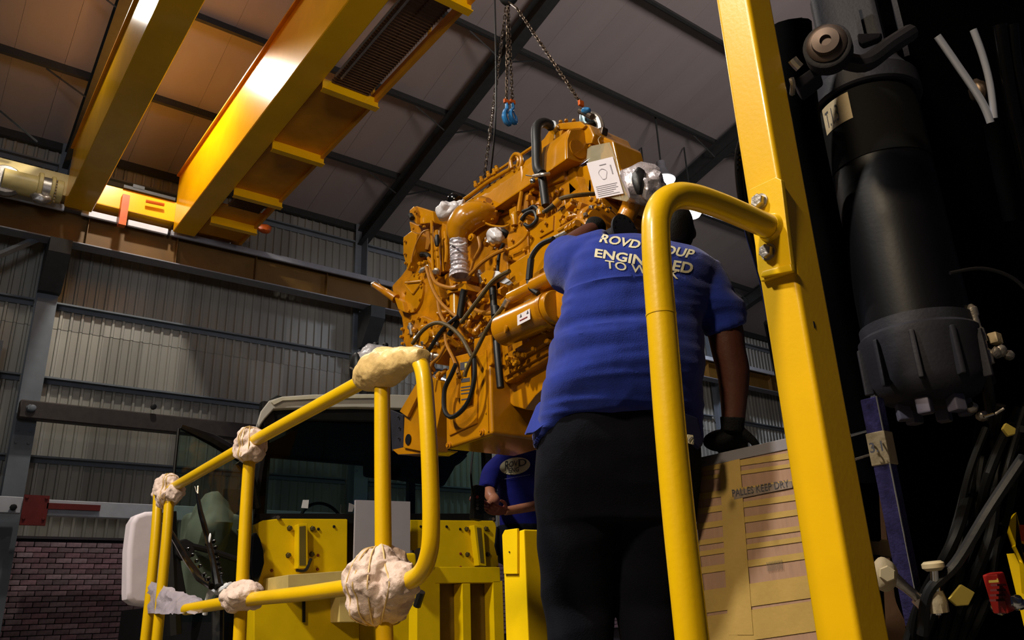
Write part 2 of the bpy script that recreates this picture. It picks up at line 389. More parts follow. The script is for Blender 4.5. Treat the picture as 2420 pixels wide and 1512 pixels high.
# dark channel and white rail crossing the wall
a = pY(52, 968, 14.85); zc = a.z
MB().bb((a.x-.05, 14.75, zc-.15), (9.5, 14.95, zc+.15)).bevel(.02, 1).build('dark_channel', mat('dark_channel_paint', (62, 54, 50), .6, var=.2), wall)
cc = MB().blob(pY(76, 964, 14.72), (.06, .03, .06), .2, 9, 2); cc.hexbolt((a.x+.1, 14.75, zc+.02), (0, -1, 0), .05, .05); cc.build('channel_bolt', GALV, wall)
wz = pY(106, 1198, 14.8).z
MB().bb((XL, 14.72, wz-.12), (1.62, 14.86, wz+.13)).bevel(.01, 1).build('white_rail', WHITEP, wall)
MB().bb((1.95, 14.72, wz-.14), (9.5, 14.86, wz+.11)).bevel(.01, 1).build('white_rail', WHITEP, wall)
p = pY(84, 1205, 14.65)
m = MB().bb((1.62, 14.66, wz-.3), (1.97, 14.72, wz+.16)).bb((1.95, 14.66, wz-.04), (2.72, 14.72, wz+.05))
for dx in (1.66, 1.93):
    for dz in (-.2, .12): m.hexbolt((dx, 14.66, wz+dz), (0, -1, 0), .022, .02)
m.build('red_bracket', REDP, wall)
p5 = pY(545, 1190, 14.66)
MB().bb((p5.x-.14, 14.6, p5.z-.25), (p5.x+.14, 14.7, p5.z+.25)).build('dark_bracket', STEEL, wall)
for px_, py_ in ((31, 1199), (362, 962)):
    q = pY(px_, py_, 14.7); MB().lathe(q, (0, -1, 0), [(0, .05), (.05, .05), (.06, .03)], 8).build('wall_fitting', BLACK, wall)
# roof sheets, purlins, rafters, fly braces
def roof_z(y): return E0+SL*(WY-y)
ang = math.atan(SL); Lr = 20.5/math.cos(ang)
rm = MB().box((0, 0, 0), (.748, Lr, .03)).bevel(.002, 1).mesh('roof_sheet')
ry = WY+.3-10.25
rm.materials.clear()
pieces('roof_sheet', rm, ROOF, ceil, [tr(V(XL+.375+.75*k, ry, roof_z(ry)+.16), rx=-ang) for k in range(int((XR-XL)/.75))])
MB().bb((XL, -9, roof_z(-9)+.3), (XR, -8, roof_z(-9)+.35)).build('roof_edge', STEEL, ceil)
PY = [15.33-1.945*k+.2*0 for k in range(0, 11)]; PY = [15.42, 13.58, 11.63, 9.72, 7.75, 5.8, 3.85, 1.9, 0, -2, -4]
pm = MB().prism([V(0, 0, .13), V(0, .07, .13), V(0, .07, .115), V(0, .015, .115), V(0, .015, -.1), V(0, -.055, -.1), V(0, -.055, -.115), V(0, 0, -.115)], V(XR-XL, 0, 0)).mesh('purlin')
pieces('purlin', pm, STEEL, ceil, [tr(V(XL, y, roof_z(y)+.02), rx=-ang) for y in PY])
rf = MB(); d0 = V(0, -1, SL).normalized(); nn = V(0, SL, 1).normalized()
prof = [(-.11, 0), (.11, 0), (.11, -.014), (.006, -.014), (.006, -.34), (.11, -.34), (.11, -.356), (-.11, -.356), (-.11, -.34), (-.006, -.34), (-.006, -.014), (-.11, -.014)]
rf.prism([V(x, 0, 0)+nn*z for x, z in prof], d0*22); rme = rf.mesh('rafter')
pieces('rafter', rme, STEEL, ceil, [tr(V(cx, WY-.05, E0-.1)) for cx in COLX])
fb = []
for cx in COLX[1:5]:
    for y in PY[1:6:1]:
        for s in (-1, 1): fb.append(MB().tube([V(cx+s*.05, y, roof_z(y)-.42), V(cx+s*.75, y, roof_z(y)-.08)], .018, 4, smooth=False))
for f in fb: f.build('fly_brace', STEEL, ceil)
m = MB().tube([pZ(0, 262, 9.6), pZ(88, 335, 9.4)], .02, 4, smooth=False); m.build('fly_brace', STEEL, ceil)

# ------------------------------------------------------------------ high bay lamps
for i, (x_, y_, zz, r, lab) in enumerate(((1566, 424, 10.15, .27, 'glowing white high-bay lamp, the largest, above the yellow handrail bend'),
        (1531, 492, 10.0, .19, 'small glowing high-bay lamp just left of the handrail bend'),
        (1636, 500, 10.0, .22, 'small glowing high-bay lamp right of the worker\'s dark head'))):
    p = pZ(x_, y_, zz)
    t = thing('high_bay_lamp', lab, 'lamp', p, 'high-bay lamps under the roof')
    MB().lathe(p, (0, 0, 1), [(-.02, r), (0, r*1.02), (.12, r*.6), (.3, r*.35), (.42, r*.35), (.44, .02)], 24).build('reflector', GREYF, t)
    MB().lathe(p, (0, 0, -1), [(.0, r*.98), (.03, r*.97), (.12, r*.7), (.15, r*.2)], 24).build('lens', LAMP, t)
    MB().cyl(p+V(0, 0, .42), V(p.x, p.y, roof_z(p.y)+.1), .02, 6).build('hanger', STEEL, t)

# ================================================================== CRANE RUNWAY + OVERHEAD CRANE
t = thing('crane_runway_beam', 'long brown crane runway beam with pale flanges along the corrugated wall', 'beam', (0, 14.7, 8.0))
RB, RT = 8.03, 8.62; YB = 14.72
MB().bb((XL, YB-.006, RB), (32, YB+.006, RT)).build('web', BROWN, t)
MB().bb((XL, YB-.15, RB-.02), (32, YB+.15, RB+.005)).bevel(.004, 1).build('bottom_flange', GREYF, t, 'pale grey bottom flange')
MB().bb((XL, YB-.14, RT), (32, YB+.14, RT+.03)).bevel(.004, 1).build('top_flange', GREYF, t)
MB().bb((XL, YB-.03, RT+.03), (32, YB+.03, RT+.09)).build('rail', DULLM, t)
sm = MB().bb((0, YB-.13, RB), (.012, YB, RT)).mesh('stiffener', V(0, 0, 0))
pieces('stiffener', sm, BROWN, t, [tr(V(x, 0, 0)) for x in [XL+.8+1.52*k for k in range(22)]])
for a_, b_ in (((-20, 462), (150, 503)), ((190, 512), (288, 535)), ((300, 538), (395, 560)), ((402, 562), (930, 690)), ((1640, 843), (1830, 888)), ((1950, 914), (2030, 934))):
    p, q = pY(*a_, 14.5), pY(*b_, 14.5); MB().bb((p.x, 14.47, RT-.10), (q.x, 14.53, RT+.02)).bevel(.01, 1).build('flange_light_strip', WHITEP if b_[0] < 400 or a_[0] > 1600 else GREYF, t)  # stretches of light on the top flange, painted as white and grey strips

t = thing('overhead_crane', 'yellow twin-girder overhead travelling crane with walkway under the roof', 'crane', (2.4, 8, 8.4))
GB = 8.54
def girder(x0, x1, z1, lab):
    m = MB().bb((x0, -6, GB), (x1, 14.35, z1)).bevel(.012, 1); o = m.build('girder', CRANE, t, lab)
    MB().bb((x0-.05, -6, z1), (x1+.05, 14.35, z1+.03)).build('top_plate', CRANE2, t)
    MB().bb(((x0+x1)/2-.03, -6, z1+.03), ((x0+x1)/2+.03, 14.3, z1+.09)).build('trolley_rail', STEEL, t)
girder(1.43, 1.87, 9.68, None); girder(3.24, 3.64, 9.70, None)
# end carriage between the girders, on the rail
for x0, x1, mm in ((1.85, 3.26, CRANE), (3.62, 4.6, CRANE2), (-.35, 1.45, CREAM)):
    MB().bb((x0, 14.35, 8.74), (x1, 14.85, 9.16)).bevel(.02, 2).build('end_carriage', mm, t)
for x in (.25, 4.2):
    MB().lathe((x, 14.72, 8.84), (0, -1, 0), [(-.1, .2), (-.08, .23), (-.05, .2), (.05, .2), (.08, .23), (.1, .2)], 24).build('wheel', DULLM, t)
p = pY(293, 495, 14.25)
MB().bb((p.x-.06, 14.2, p.z-.32), (p.x+.06, 14.34, p.z+.28)).build('orange_bracket', ORNG, t)
MB().bb((p.x-.05, 14.3, 9.16), (p.x+.85, 14.5, 9.22)).bb((p.x+.1, 14.3, 9.2), (p.x+.3, 14.45, 9.28)).build('cable_tray', STEEL, t)
MB().tube([pY(345, 475, 14.25), pY(388, 484, 14.25)], .03, 6, smooth=False).build('buffer_stop', ORNG, t)
# drive motor, gearbox and flanges at the left end of the carriage
g = V(0, 14.1, 8.98)
for px_, r, L, mm in ((12, .24, .1, CREAM), (50, .19, .55, CREAM), (92, .26, .07, CREAM), (104, .2, .22, DULLM), (122, .24, .06, CREAM), (136, .2, .14, CREAM)):
    c = pY(px_, 423+px_*.22, 14.15)
    if px_ == 12: MB().lathe(c, (0, -1, 0), [(-.1, .26), (.0, .28), (.06, .24), (.08, .1)], 20).build('gearbox_cover', DULLM, t)
    else: MB().lathe(c-V(L/2, 0, 0), (1, 0, 0), [(0, r*.95), (.01, r), (L-.01, r), (L, r*.95)], 20).build('motor_section', mm, t)
m = MB()
for k in range(8):
    c = pY(131, 452, 13.95)+V(0, 0, (k-3.5)*.055); m.hexbolt(c, (0, -1, 0), .014, .02)
m.build('flange_bolts', CHROME, t, kind='stuff')
c = pY(98, 468, 14.0); MB().blob(c, (.14, .08, .1), .35, 10, 3).build('brake_cover', DULLM, t)
# walkway on brackets outside the right girder
WX0, WX1 = 3.66, 4.42
MB().bb((WX0, 8.75, GB+.04), (WX1, 12.3, GB+.07)).build('walkway_plate', CRANE2, t)
MB().bb((WX0, 12.9, GB+.04), (WX1, 14.2, GB+.07)).build('walkway_plate', CRANE2, t)
def grating(y0, y1):
    m = MB(); y = y0
    while y < y1: m.bb((WX0+.1, y, GB+.02), (WX1-.1, y+.012, GB+.07)); y += .055
    for x in (WX0+.12, (WX0+WX1)/2, WX1-.12): m.bb((x, y0, GB+.03), (x+.012, y1, GB+.07))
    m.build('walkway_grating', mat('grating_brown', (96, 64, 34), .6), t, kind='stuff')
grating(2.5, 8.7); grating(12.3, 12.9)
for y in (3.2, 6.35, 8.7, 10.5, 12.2, 13.4):
    MB().bb((WX0-.02, y-.01, GB-.12), (WX1+.06, y+.01, GB+.05)).bb((WX0-.02, y-.05, GB-.13), (WX1+.06, y+.06, GB-.115)).build('bracket', CRANE, t)
MB().bb((WX1, 2.5, GB-.02), (WX1+.05, 14.2, GB+.14)).build('toe_board', CRANE2, t)
ym = 2.6
while ym < 14.3:
    MB().bb((WX1+.01, ym-.02, GB), (WX1+.05, ym+.02, GB+1.05)).build('handrail_post', CRANE, t); ym += 1.55
for zz in (.55, 1.05): MB().bb((WX1+.012, 2.5, GB+zz-.02), (WX1+.048, 14.2, GB+zz+.02)).build('handrail_bar', CRANE, t)
for xx in (WX0+.07, WX0+.16): MB().cyl(V(xx, 6.3, GB+.0), V(xx, 8.5, GB+.0), .016, 6).build('conduit', DULLM, t)
MB().bb((3.95, 13.6, 8.72), (4.3, 14.1, 9.0)).bevel(.03).build('drive_motor', ORNG, t)
MB().blob(pY(625, 541, 14.2), (.16, .1, .1), .2, 8, 2).build('drive_motor', ORNG, t)
MB().tube([pX(655, 400, 4.3), pX(648, 455, 4.3)], .02, 5, smooth=False).build('strut', CRANE, t)

# ================================================================== CHAIN SLING
XC = 3.1
link_r = MB()
pts = []
hl, hw = .011, .0085
for k in range(14):
    a_ = 2*PI*k/14; pts.append(V(math.cos(a_)*hw*1.15, 0, math.sin(a_)*hw+(hl if math.sin(a_) > 0 else -hl)))
pts.append(pts[0]); link_r.tube(pts, .0042, 5, smooth=False, caps=False); lme = link_r.mesh('link')
apex = pX(1198, 2, XC)
def chain(root, a_, b_):
    n = max(2, int((b_-a_).length/.0285)); d = (b_-a_).normalized(); q = d.to_track_quat('Z', 'Y').to_matrix().to_4x4()
    pieces('link', lme, CHAIN, root, [Matrix.Translation(a_+(b_-a_)*((k+.5)/n)) @ q @ Matrix.Rotation((k % 2)*PI/2+random.uniform(-.25, .25), 4, 'Z') for k in range(n)])
def hook(root, p, s=1.0, mm=BLUEH):
    x = V(1, .35, 0).normalized()*s; z = V(0, 0, s)
    MB().tube([p+z*.0, p-z*.05+x*.0, p-z*.09-x*.028, p-z*.14-x*.04, p-z*.175-x*.01, p-z*.165+x*.03, p-z*.12+x*.042, p-z*.095+x*.03], [.011*s, .015*s, .016*s, .02*s, .021*s, .019*s, .013*s, .007*s], 8).build('hook_body', mm, root)
    MB().tube([p-z*.07+x*.0, p-z*.1+x*.032], .006*s, 6).build('latch', mm, root)
    MB().box(p+z*.012, (.05*s, .02*s, .035*s)).bevel(.005).build('coupling', ORNG, root, 'orange coupling link')
t = thing('chain_sling', 'steel chain sling leg running down behind the engine\'s valve cover', 'chain', apex, 'chain sling legs over the engine')
chain(t, apex, pX(1143, 432, XC+.1))
q0 = apex-V(0, 0, 0)
c0 = pX(1158, 310, XC+.08)
MB().tube([c0+V(0, 0, .03), c0+V(.012, 0, 0), c0-V(0, 0, .03), c0-V(.012, 0, 0), c0+V(0, 0, .03)], .006, 6).build('joining_link', DULLM, t)
for dx, lab in ((1197, 'steel chain sling leg hanging straight with a blue hook, left of two'), (1211, 'steel chain sling leg hanging straight with a blue hook, right of two')):
    e = pX(dx, 238, XC+(.0 if dx < 1200 else .06))
    t = thing('chain_sling', lab, 'chain', apex+V(.012, 0, 0), 'chain sling legs over the engine')
    chain(t, apex+V(.01, 0, 0), e); hook(t, e-V(0, 0, .02), 1.0 if dx < 1200 else .95)
e = pX(1370, 240, XC)
t = thing('chain_sling', 'steel chain sling leg slanting down to the shackle on the engine\'s top', 'chain', apex+V(0, -.02, 0), 'chain sling legs over the engine')
a_ = pX(1222, 20, XC); chain(t, a_, e)
MB().tube([apex, a_], .009, 6, smooth=False).build('end_link', CHAIN, t)
MB().box(e+V(.01, 0, -.01), (.04, .02, .04)).bevel(.004).build('coupling', ORNG, t, 'orange coupling link')
t = thing('crane_hook', 'heavy crane lifting hook above the chain sling', 'hook', apex+V(0, 0, .1))
MB().tube([apex+V(0, 0, .45), apex+V(0, 0, .3), apex+V(.06, 0, .2), apex+V(.07, 0, .08), apex+V(0, 0, .0), apex+V(-.08, 0, .06), apex+V(-.09, 0, .14)], [.03, .035, .035, .04, .04, .03, .012], 12).build('hook_body', STEEL, t)
MB().cyl(apex+V(0, 0, .42), apex+V(0, 0, .75), .1, 20).build('hook_block', CRANE, t)
for dx in (-.05, .05): MB().cyl(apex+V(dx, 0, .7), V(apex.x+dx, apex.y, 9.5), .008, 6).build('wire_rope', STEEL, t)

# ================================================================== THE ENGINE hanging from the sling
eng = thing('diesel_engine', 'large yellow diesel engine hanging from chains in front of the leaning worker', 'engine', pX(1160, 1040, 2.9))
XS = 2.6
def slab(name, px, X, depth, mm=ENG, bev=.008, lab=None, parent=None):
    return MB().prism([pX(a, b, X) for a, b in px], V(depth, 0, 0)).bevel(bev).build(name, mm, parent or eng, lab)
def rear(name, px, Y, depth, mm=ENG, bev=.008, lab=None):
    return MB().prism([pY(a, b, Y) for a, b in px], V(0, depth, 0)).bevel(bev).build(name, mm, eng, lab)
def pipe(name, px, X, r, mm=ENG, n=8, lab=None, parent=None):
    Xs = X if isinstance(X, (list, tuple)) else [X]*len(px)
    return MB().tube([pX(a, b, x) for (a, b), x in zip(px, Xs)], r, n).build(name, mm, parent or eng, lab)
def bolt(px, X, r=.012, h=.012, mm=ENG, parent=None):
    return MB().hexbolt(pX(px[0], px[1], X), (-1, 0, 0), r, h).build('bolt', mm, parent or eng)
# crankcase and cylinder block behind everything
slab('cylinder_block', [(1010, 600), (1060, 500), (1140, 505), (1330, 410), (1400, 420), (1440, 520), (1400, 640), (1340, 720), (1300, 800), (1180, 850), (1060, 860), (1000, 760)], 2.86, .34, ENG2, .015)
slab('crankcase_side', [(1175, 800), (1325, 725), (1335, 800), (1290, 850), (1195, 905), (1172, 880)], 2.68, .5, ENG2, .012)
slab('shallow_oil_pan', [(1165, 872), (1330, 790), (1325, 880), (1265, 935), (1240, 968), (1212, 960), (1170, 925)], 2.74, .45, ENG, .012)
slab('pan_rail', [(1192, 838), (1325, 762), (1328, 786), (1196, 866)], 2.63, .2, ENG2, .004)
slab('pan_rail', [(1190, 872), (1325, 800), (1325, 816), (1192, 890)], 2.66, .2, ENG2, .004)
# deep sump: real box measured from its near lower corner
cs = pX(1162, 1026, XS); y1 = pX(1053, 1064, XS).y
m = MB().bb((XS, cs.y, cs.z), (XS+.52, y1, cs.z+.50)).bevel(.02, 3); m.build('deep_sump', ENG, eng)
slab('sump_front', [(1058, 905), (1062, 845), (1120, 830), (1128, 930), (1126, 1000), (1060, 1030)], XS-.012, .05, ENG2, .006)
m = MB().bb((XS-.006, cs.y+.02, cs.z+.02), (XS, cs.y+.035, cs.z+.5)).build('sump_weld', ENG, eng)
for q in ((1062, 1052), (1140, 1021)): MB().lathe(pX(q[0], q[1], XS), (-1, 0, 0), [(0, .022), (.008, .022), (.008, .013), (.018, .013), (.018, .005), (.012, .003)], 16).build('drain_plug', ENG2, eng)
for q in ((1063, 1022), (1098, 1003), (1150, 975)): bolt(q, XS, .008, .008)
# valve cover and intake manifold along the top (octagonal section pulled forward along the engine)
o1 = [(1336, 330), (1336, 378), (1374, 389), (1398, 372), (1402, 322), (1378, 298), (1346, 303)]
rear('valve_cover', o1, 3.0, 1.5, ENG, .012)
rear('valve_cover_end', [(1341, 329), (1341, 374), (1374, 384), (1394, 370), (1397, 326), (1376, 304), (1349, 307)], 2.985, .02, ENG, .004)
c = pY(1365, 353, 2.983); m = MB().lathe(c, (0, 1, 0), [(-.006, .062), (.0, .062), (.0, .05), (.03, .05)], 28); m.build('end_port', ENG2, eng)
MB().lathe(c+V(0, -.004, 0), (0, 1, 0), [(0, .049), (.004, .049)], 28).build('port_plug', mat('engine_yellow_dark', (138, 88, 12), .5), eng)
slab('intake_plenum', [(1262, 345), (1284, 325), (1302, 298), (1334, 288), (1392, 292), (1404, 318), (1398, 340), (1334, 345), (1300, 372), (1264, 392)], 2.92, .34, ENG, .02)
slab('plenum_cap', [(1310, 300), (1320, 290), (1370, 285), (1384, 296), (1376, 304), (1322, 306)], 2.9, .2, ENG, .01)
for q in ((1325, 287), (1338, 284), (1356, 284), (1376, 291)): MB().hexbolt(pX(q[0], q[1]+3, 2.98), (0, 0, 1), .012, .016).build('bolt', ENG, eng)
for q in ((1311, 330), (1306, 345), (1347, 320), (1345, 345), (1395, 345)): bolt(q, 2.9, .008, .01)
slab('plenum_rib', [(1310, 312), (1330, 306), (1318, 340), (1310, 350)], 2.9, .1, ENG, .006)
# rocker cover side plates below the manifold
slab('side_plate', [(1085, 487), (1240, 378), (1262, 366), (1335, 384), (1330, 425), (1250, 455), (1205, 500), (1150, 520), (1082, 518)], 2.84, .2, ENG, .01)
slab('rear_head_cover', [(1285, 425), (1340, 385), (1376, 392), (1400, 382), (1420, 400), (1440, 465), (1360, 470), (1290, 470)], 2.88, .4, ENG, .015)
slab('head_pillar', [(1340, 388), (1352, 386), (1372, 440), (1366, 462), (1344, 462)], 2.86, .1, ENG, .01)
slab('head_pillar', [(1378, 392), (1392, 388), (1400, 440), (1398, 465), (1382, 465)], 2.86, .1, ENG, .01)
slab('rear_cover_right', [(1425, 320), (1448, 330), (1466, 410), (1490, 470), (1478, 500), (1440, 480), (1420, 400), (1412, 340)], 3.0, .25, ENG, .02)
pipe('fuel_rail', [(1078, 484), (1110, 462), (1150, 432), (1190, 408), (1205, 398), (1208, 378), (1220, 367), (1226, 380), (1222, 395)], 2.8, .014)
pipe('fuel_rail', [(1126, 440), (1175, 405), (1200, 388), (1240, 360), (1260, 347)], 2.83, .011)
pipe('lifting_eye', [(1210, 398), (1208, 378), (1218, 364), (1231, 370), (1232, 390), (1226, 402)], 2.79, .013)
for q in ((1126, 441), (1140, 430), (1156, 418), (1176, 405), (1170, 412)): MB().lathe(pX(q[0], q[1], 2.79), (-.3, 0, 1), [(0, .017), (.02, .017), (.024, .012), (.04, .012)], 10).build('fitting', ENG, eng)
for q in ((1218, 392), (1227, 398), (1216, 405), (1224, 412)): bolt(q, 2.79, .008, .014)
pipe('vertical_pipe', [(1234, 395), (1236, 430), (1230, 470), (1226, 500)], 2.78, .014)
pipe('vertical_pipe', [(1226, 400), (1228, 420), (1236, 440), (1226, 480), (1222, 520)], 2.8, .009)
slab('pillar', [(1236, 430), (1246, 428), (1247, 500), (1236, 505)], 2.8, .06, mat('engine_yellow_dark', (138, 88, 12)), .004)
slab('pillar', [(1248, 400), (1258, 396), (1262, 450), (1254, 456), (1250, 440)], 2.8, .05, ENG, .006)
for q in ((1160, 440), (1173, 452), (1144, 466), (1150, 480), (1186, 418), (1120, 470), (1105, 492)): bolt(q, 2.835, .007, .012)
slab('pocket_rim', [(1180, 462), (1186, 458), (1184, 500), (1178, 506), (1168, 502)], 2.83, .03, ENG, .004)
slab('cast_boss', [(1208, 462), (1216, 458), (1216, 482), (1208, 488)], 2.82, .05, ENG, .006)
slab('sensor_box', [(1202, 495), (1218, 486), (1220, 506), (1204, 514)], 2.78, .05, ENG, .006)
slab('black_cover', [(1156, 486), (1166, 482), (1182, 492), (1178, 500), (1160, 494)], 2.8, .04, BLACK, .006)
# black coolant hose with its clamp
co = pipe('coolant_hose', [(1300, 296), (1284, 290), (1268, 302), (1268, 345), (1270, 396), (1281, 412)], [2.86, 2.8, 2.74, 2.72, 2.72, 2.72], .031, BLACK, 16)
pipe('coolant_hose', [(1280, 412), (1284, 440), (1290, 486)], 2.72, .026, BLACK, 14)
MB().lathe(pX(1303, 297, 2.86), (1, .3, 0), [(0, .036), (.05, .036)], 18).build('hose_clamp', CHROME, co)
MB().tube([pX(1262, 416, 2.72), pX(1280, 413, 2.68), pX(1298, 411, 2.72)], .012, 8).build('hose_clamp', DULLM, co)
MB().tube([pX(1243, 414, 2.7), pX(1262, 417, 2.7)], .004, 6, smooth=False).build('clamp_screw', CHROME, co)
MB().blob(pX(1259, 427, 2.68), (.018, .018, .022), .2, 20, 3).build('clamp_screw', CHROME, co)
# turbocharger elbow and wrapped flexible exhaust
MB().tube([pX(1160, 505, 2.75), pX(1132, 505, 2.66), pX(1104, 516, 2.6), pX(1086, 540, 2.57), pX(1083, 566, 2.57)], [.06, .085, .098, .088, .058], 24).build('turbo_elbow', ENG, eng)
MB().lathe(pX(1150, 498, 2.74), V(.3, -.9, .25), [(-.03, .1), (0, .105), (.02, .1), (.05, .07)], 24).build('turbo_flange', ENG2, eng)
for k in range(7):
    a_ = k*2*PI/7; bolt((1150+24*math.cos(a_), 500+24*math.sin(a_)), 2.66, .007, .012)
wr_ = MB(); pp = []
q1, q2 = pX(1083, 562, 2.57), pX(1087, 655, 2.57)
N_ = 30
for i in range(N_+1):
    s = i/N_; r = .056+.004*math.sin(i*2.4)+(.012*max(0, (s-.78)/.22)); pp.append((s*(q2-q1).length, r*(1+.06*noise.noise(V(i, 3, 1)))))
pp += [((q2-q1).length-.01, .048), ((q2-q1).length-.06, .04)]
wr_.lathe(q1, q2-q1, pp, 28).jitter(.006, 60).build('wrapped_exhaust', FOIL, eng, 'flexible exhaust wrapped in crumpled silver foil')
MB().tube([pX(1064, 575, 2.5), pX(1083, 580, 2.5), pX(1102, 574, 2.5)], .006, 6).build('wrap_band', PLAST, eng)
MB().blob(pX(1064, 497, 2.62), (.075, .09, .07), .5, 12, 4).build('wrapped_inlet', PLAST, eng, 'turbo inlet wrapped in white plastic')
MB().blob(pX(1088, 486, 2.66), (.05, .05, .025), .7, 22, 4).build('wrapped_inlet', PLAST, eng, 'white plastic wrap')
MB().lathe(pX(1076, 474, 2.74), V(-.4, .5, .6), [(-.02, .05), (.0, .055), (.03, .05), (.05, .03)], 18).build('black_cap', BLACKG, eng)
MB().blob(pX(1172, 558, 2.64), (.045, .06, .05), .35, 18, 4).build('wrapped_port', PLAST, eng)
MB().blob(pX(1190, 552, 2.68), (.03, .04, .03), .3, 18, 3).build('black_port', BLACK, eng)
pipe('turbo_oil_pipe', [(1148, 527), (1164, 533), (1190, 535), (1205, 530)], 2.62, .006)
MB().lathe(pX(1118, 562, 2.6), V(-1, -.2, 0), [(0, .024), (.02, .024), (.02, .014), (.03, .014)], 12).build('fitting', ENG, eng)
# upper left boxes and brackets
slab('front_box', [(975, 490), (984, 486), (1022, 498), (1025, 526), (986, 530), (972, 516)], XS+.05, .18, ENG, .01)
slab('front_box_lid', [(967, 497), (978, 487), (984, 500), (985, 530), (970, 516)], XS+.02, .06, ENG2, .006)
pipe('black_plug', [(970, 508), (974, 516)], XS, .02, BLACK)
slab('front_bracket', [(952, 560), (972, 545), (985, 552), (980, 596), (962, 640), (952, 600)], XS+.02, .14, ENG, .01)
slab('front_bracket', [(966, 522), (985, 530), (1020, 530), (1028, 560), (1018, 640), (985, 650), (968, 640), (975, 575)], XS+.12, .2, ENG2, .01)
slab('bracket_plate', [(1022, 506), (1032, 520), (1054, 530), (1058, 600), (1052, 640), (1024, 650)], XS+.12, .2, ENG2, .01)
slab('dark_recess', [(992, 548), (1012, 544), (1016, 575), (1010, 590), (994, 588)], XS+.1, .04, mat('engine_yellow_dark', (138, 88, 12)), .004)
pipe('black_connector', [(990, 602), (1008, 602), (1016, 610)], XS+.08, .02, BLACK)
pipe('front_pipe', [(1020, 522), (1021, 560), (1022, 610), (1024, 645)], XS+.04, .011)
pipe('front_pipe', [(1033, 545), (1034, 590), (1037, 625), (1036, 650)], XS+.06, .016)
pipe('front_pipe', [(1014, 543), (1000, 548), (986, 570), (976, 600), (972, 620)], XS, .006, HOSEY)
pipe('front_pipe', [(1052, 548), (1056, 590), (1054, 620)], XS+.05, .014)
MB().lathe(pX(1033, 556, XS), (0, 0, -1), [(0, .014), (.03, .02), (.05, .02), (.08, .012)], 12).build('sensor', BLACK, eng)
for q in ((958, 570), (958, 600), (960, 622), (982, 500), (978, 540), (1004, 536), (1034, 590), (1036, 606), (1050, 565), (976, 632)): bolt(q, XS+.01, .009, .014)
# timing gear cover, accessory arm
slab('gear_housing', [(925, 675), (948, 650), (968, 622), (985, 612), (1000, 640), (1030, 650), (1040, 700), (1035, 760), (1010, 800), (980, 835), (955, 800), (948, 750), (932, 720)], XS+.08, .3, ENG2, .015)
c = pX(977, 692, XS+.06)
def disc_px(c, rx, rz, d, n=28): return [c+V(0, rx*math.cos(2*PI*k/n), rz*math.sin(2*PI*k/n)) for k in range(n)]
MB().prism(disc_px(c, .125, .145, 0), V(.06, 0, 0)).bevel(.008).build('gear_cover', ENG, eng)
for a_, b_ in (((958, 672), (976, 694)), ((996, 668), (977, 694)), ((958, 668), (998, 664))): pipe('cover_rib', [a_, b_], XS+.055, .008)
for k in range(9):
    a_ = 2*PI*k/9+.3; MB().hexbolt(c+V(0, .112*math.cos(a_), .132*math.sin(a_)), (-1, 0, 0), .01, .012).build('bolt', ENG, eng)
MB().tube([pX(886, 674, XS), pX(912, 690, XS), pX(936, 706, XS+.04)], [.022, .03, .036], 12).build('accessory_arm', ENG2, eng)
MB().hexbolt(pX(886, 674, XS), V(0, .9, .5), .022, .04).build('arm_end', DULLM, eng)
pipe('arm_tip', [(893, 662), (899, 672)], XS, .006, CHROME)
slab('tensioner_bracket', [(930, 700), (950, 712), (956, 738), (940, 730)], XS+.02, .08, ENG, .008)
# front lower: flange with bolts, pulleys
slab('lower_front_housing', [(952, 760), (1000, 745), (1050, 770), (1060, 820), (1030, 860), (1000, 850), (985, 830), (965, 835), (948, 800)], XS+.03, .35, ENG2, .015)
for q in ((952, 778), (950, 796), (953, 812), (966, 828), (976, 758), (990, 752), (1005, 760), (1018, 768), (1032, 762)): bolt(q, XS+.02, .011, .016)
MB().lathe(pX(1015, 800, XS+.02), (-1, -.1, 0), [(-.02, .06), (.0, .062), (.01, .05), (.04, .046), (.04, .02)], 20).build('water_outlet', ENG, eng)
MB().lathe(pX(1076, 690, XS+.02), (0, 0, 1), [(-.22, .036), (-.02, .038), (-.02, .052), (0.0, .052), (.012, .052), (.02, .03)], 18).build('filter_housing', ENG, eng)
slab('oil_filter_base', [(1052, 676), (1098, 668), (1102, 684), (1056, 694)], XS-.02, .12, ENG, .006)
MB().tube([pX(1086, 752, XS-.05), pX(1094, 700, XS-.05), pX(1098, 684, XS-.05)], .022, 12).build('black_sensor', BLACK, eng)
MB().tube([pX(1062, 790, XS-.04), pX(1076, 770, XS-.04), pX(1086, 752, XS-.04)], .018, 12).build('black_sensor', BLACK, eng)
slab('hot_side_body', [(1040, 655), (1060, 640), (1110, 650), (1150, 600), (1180, 570), (1198, 600), (1205, 690), (1185, 760), (1150, 800), (1080, 830), (1045, 790), (1036, 720)], 2.74, .3, ENG2, .02)
# white paper/gasket sheets on the block
slab('gasket_sheet', [(1132, 652), (1150, 640), (1176, 640), (1210, 668), (1202, 674), (1160, 660)], XS-.03, .01, WHITEP, .001)
slab('mounting_plate', [(1134, 650), (1150, 638), (1168, 640), (1160, 668), (1146, 672)], XS-.04, .02, ENG, .003)
for q in ((1146, 660), (1142, 668), (1134, 742), (1146, 752)): bolt(q, XS-.045, .008, .01)
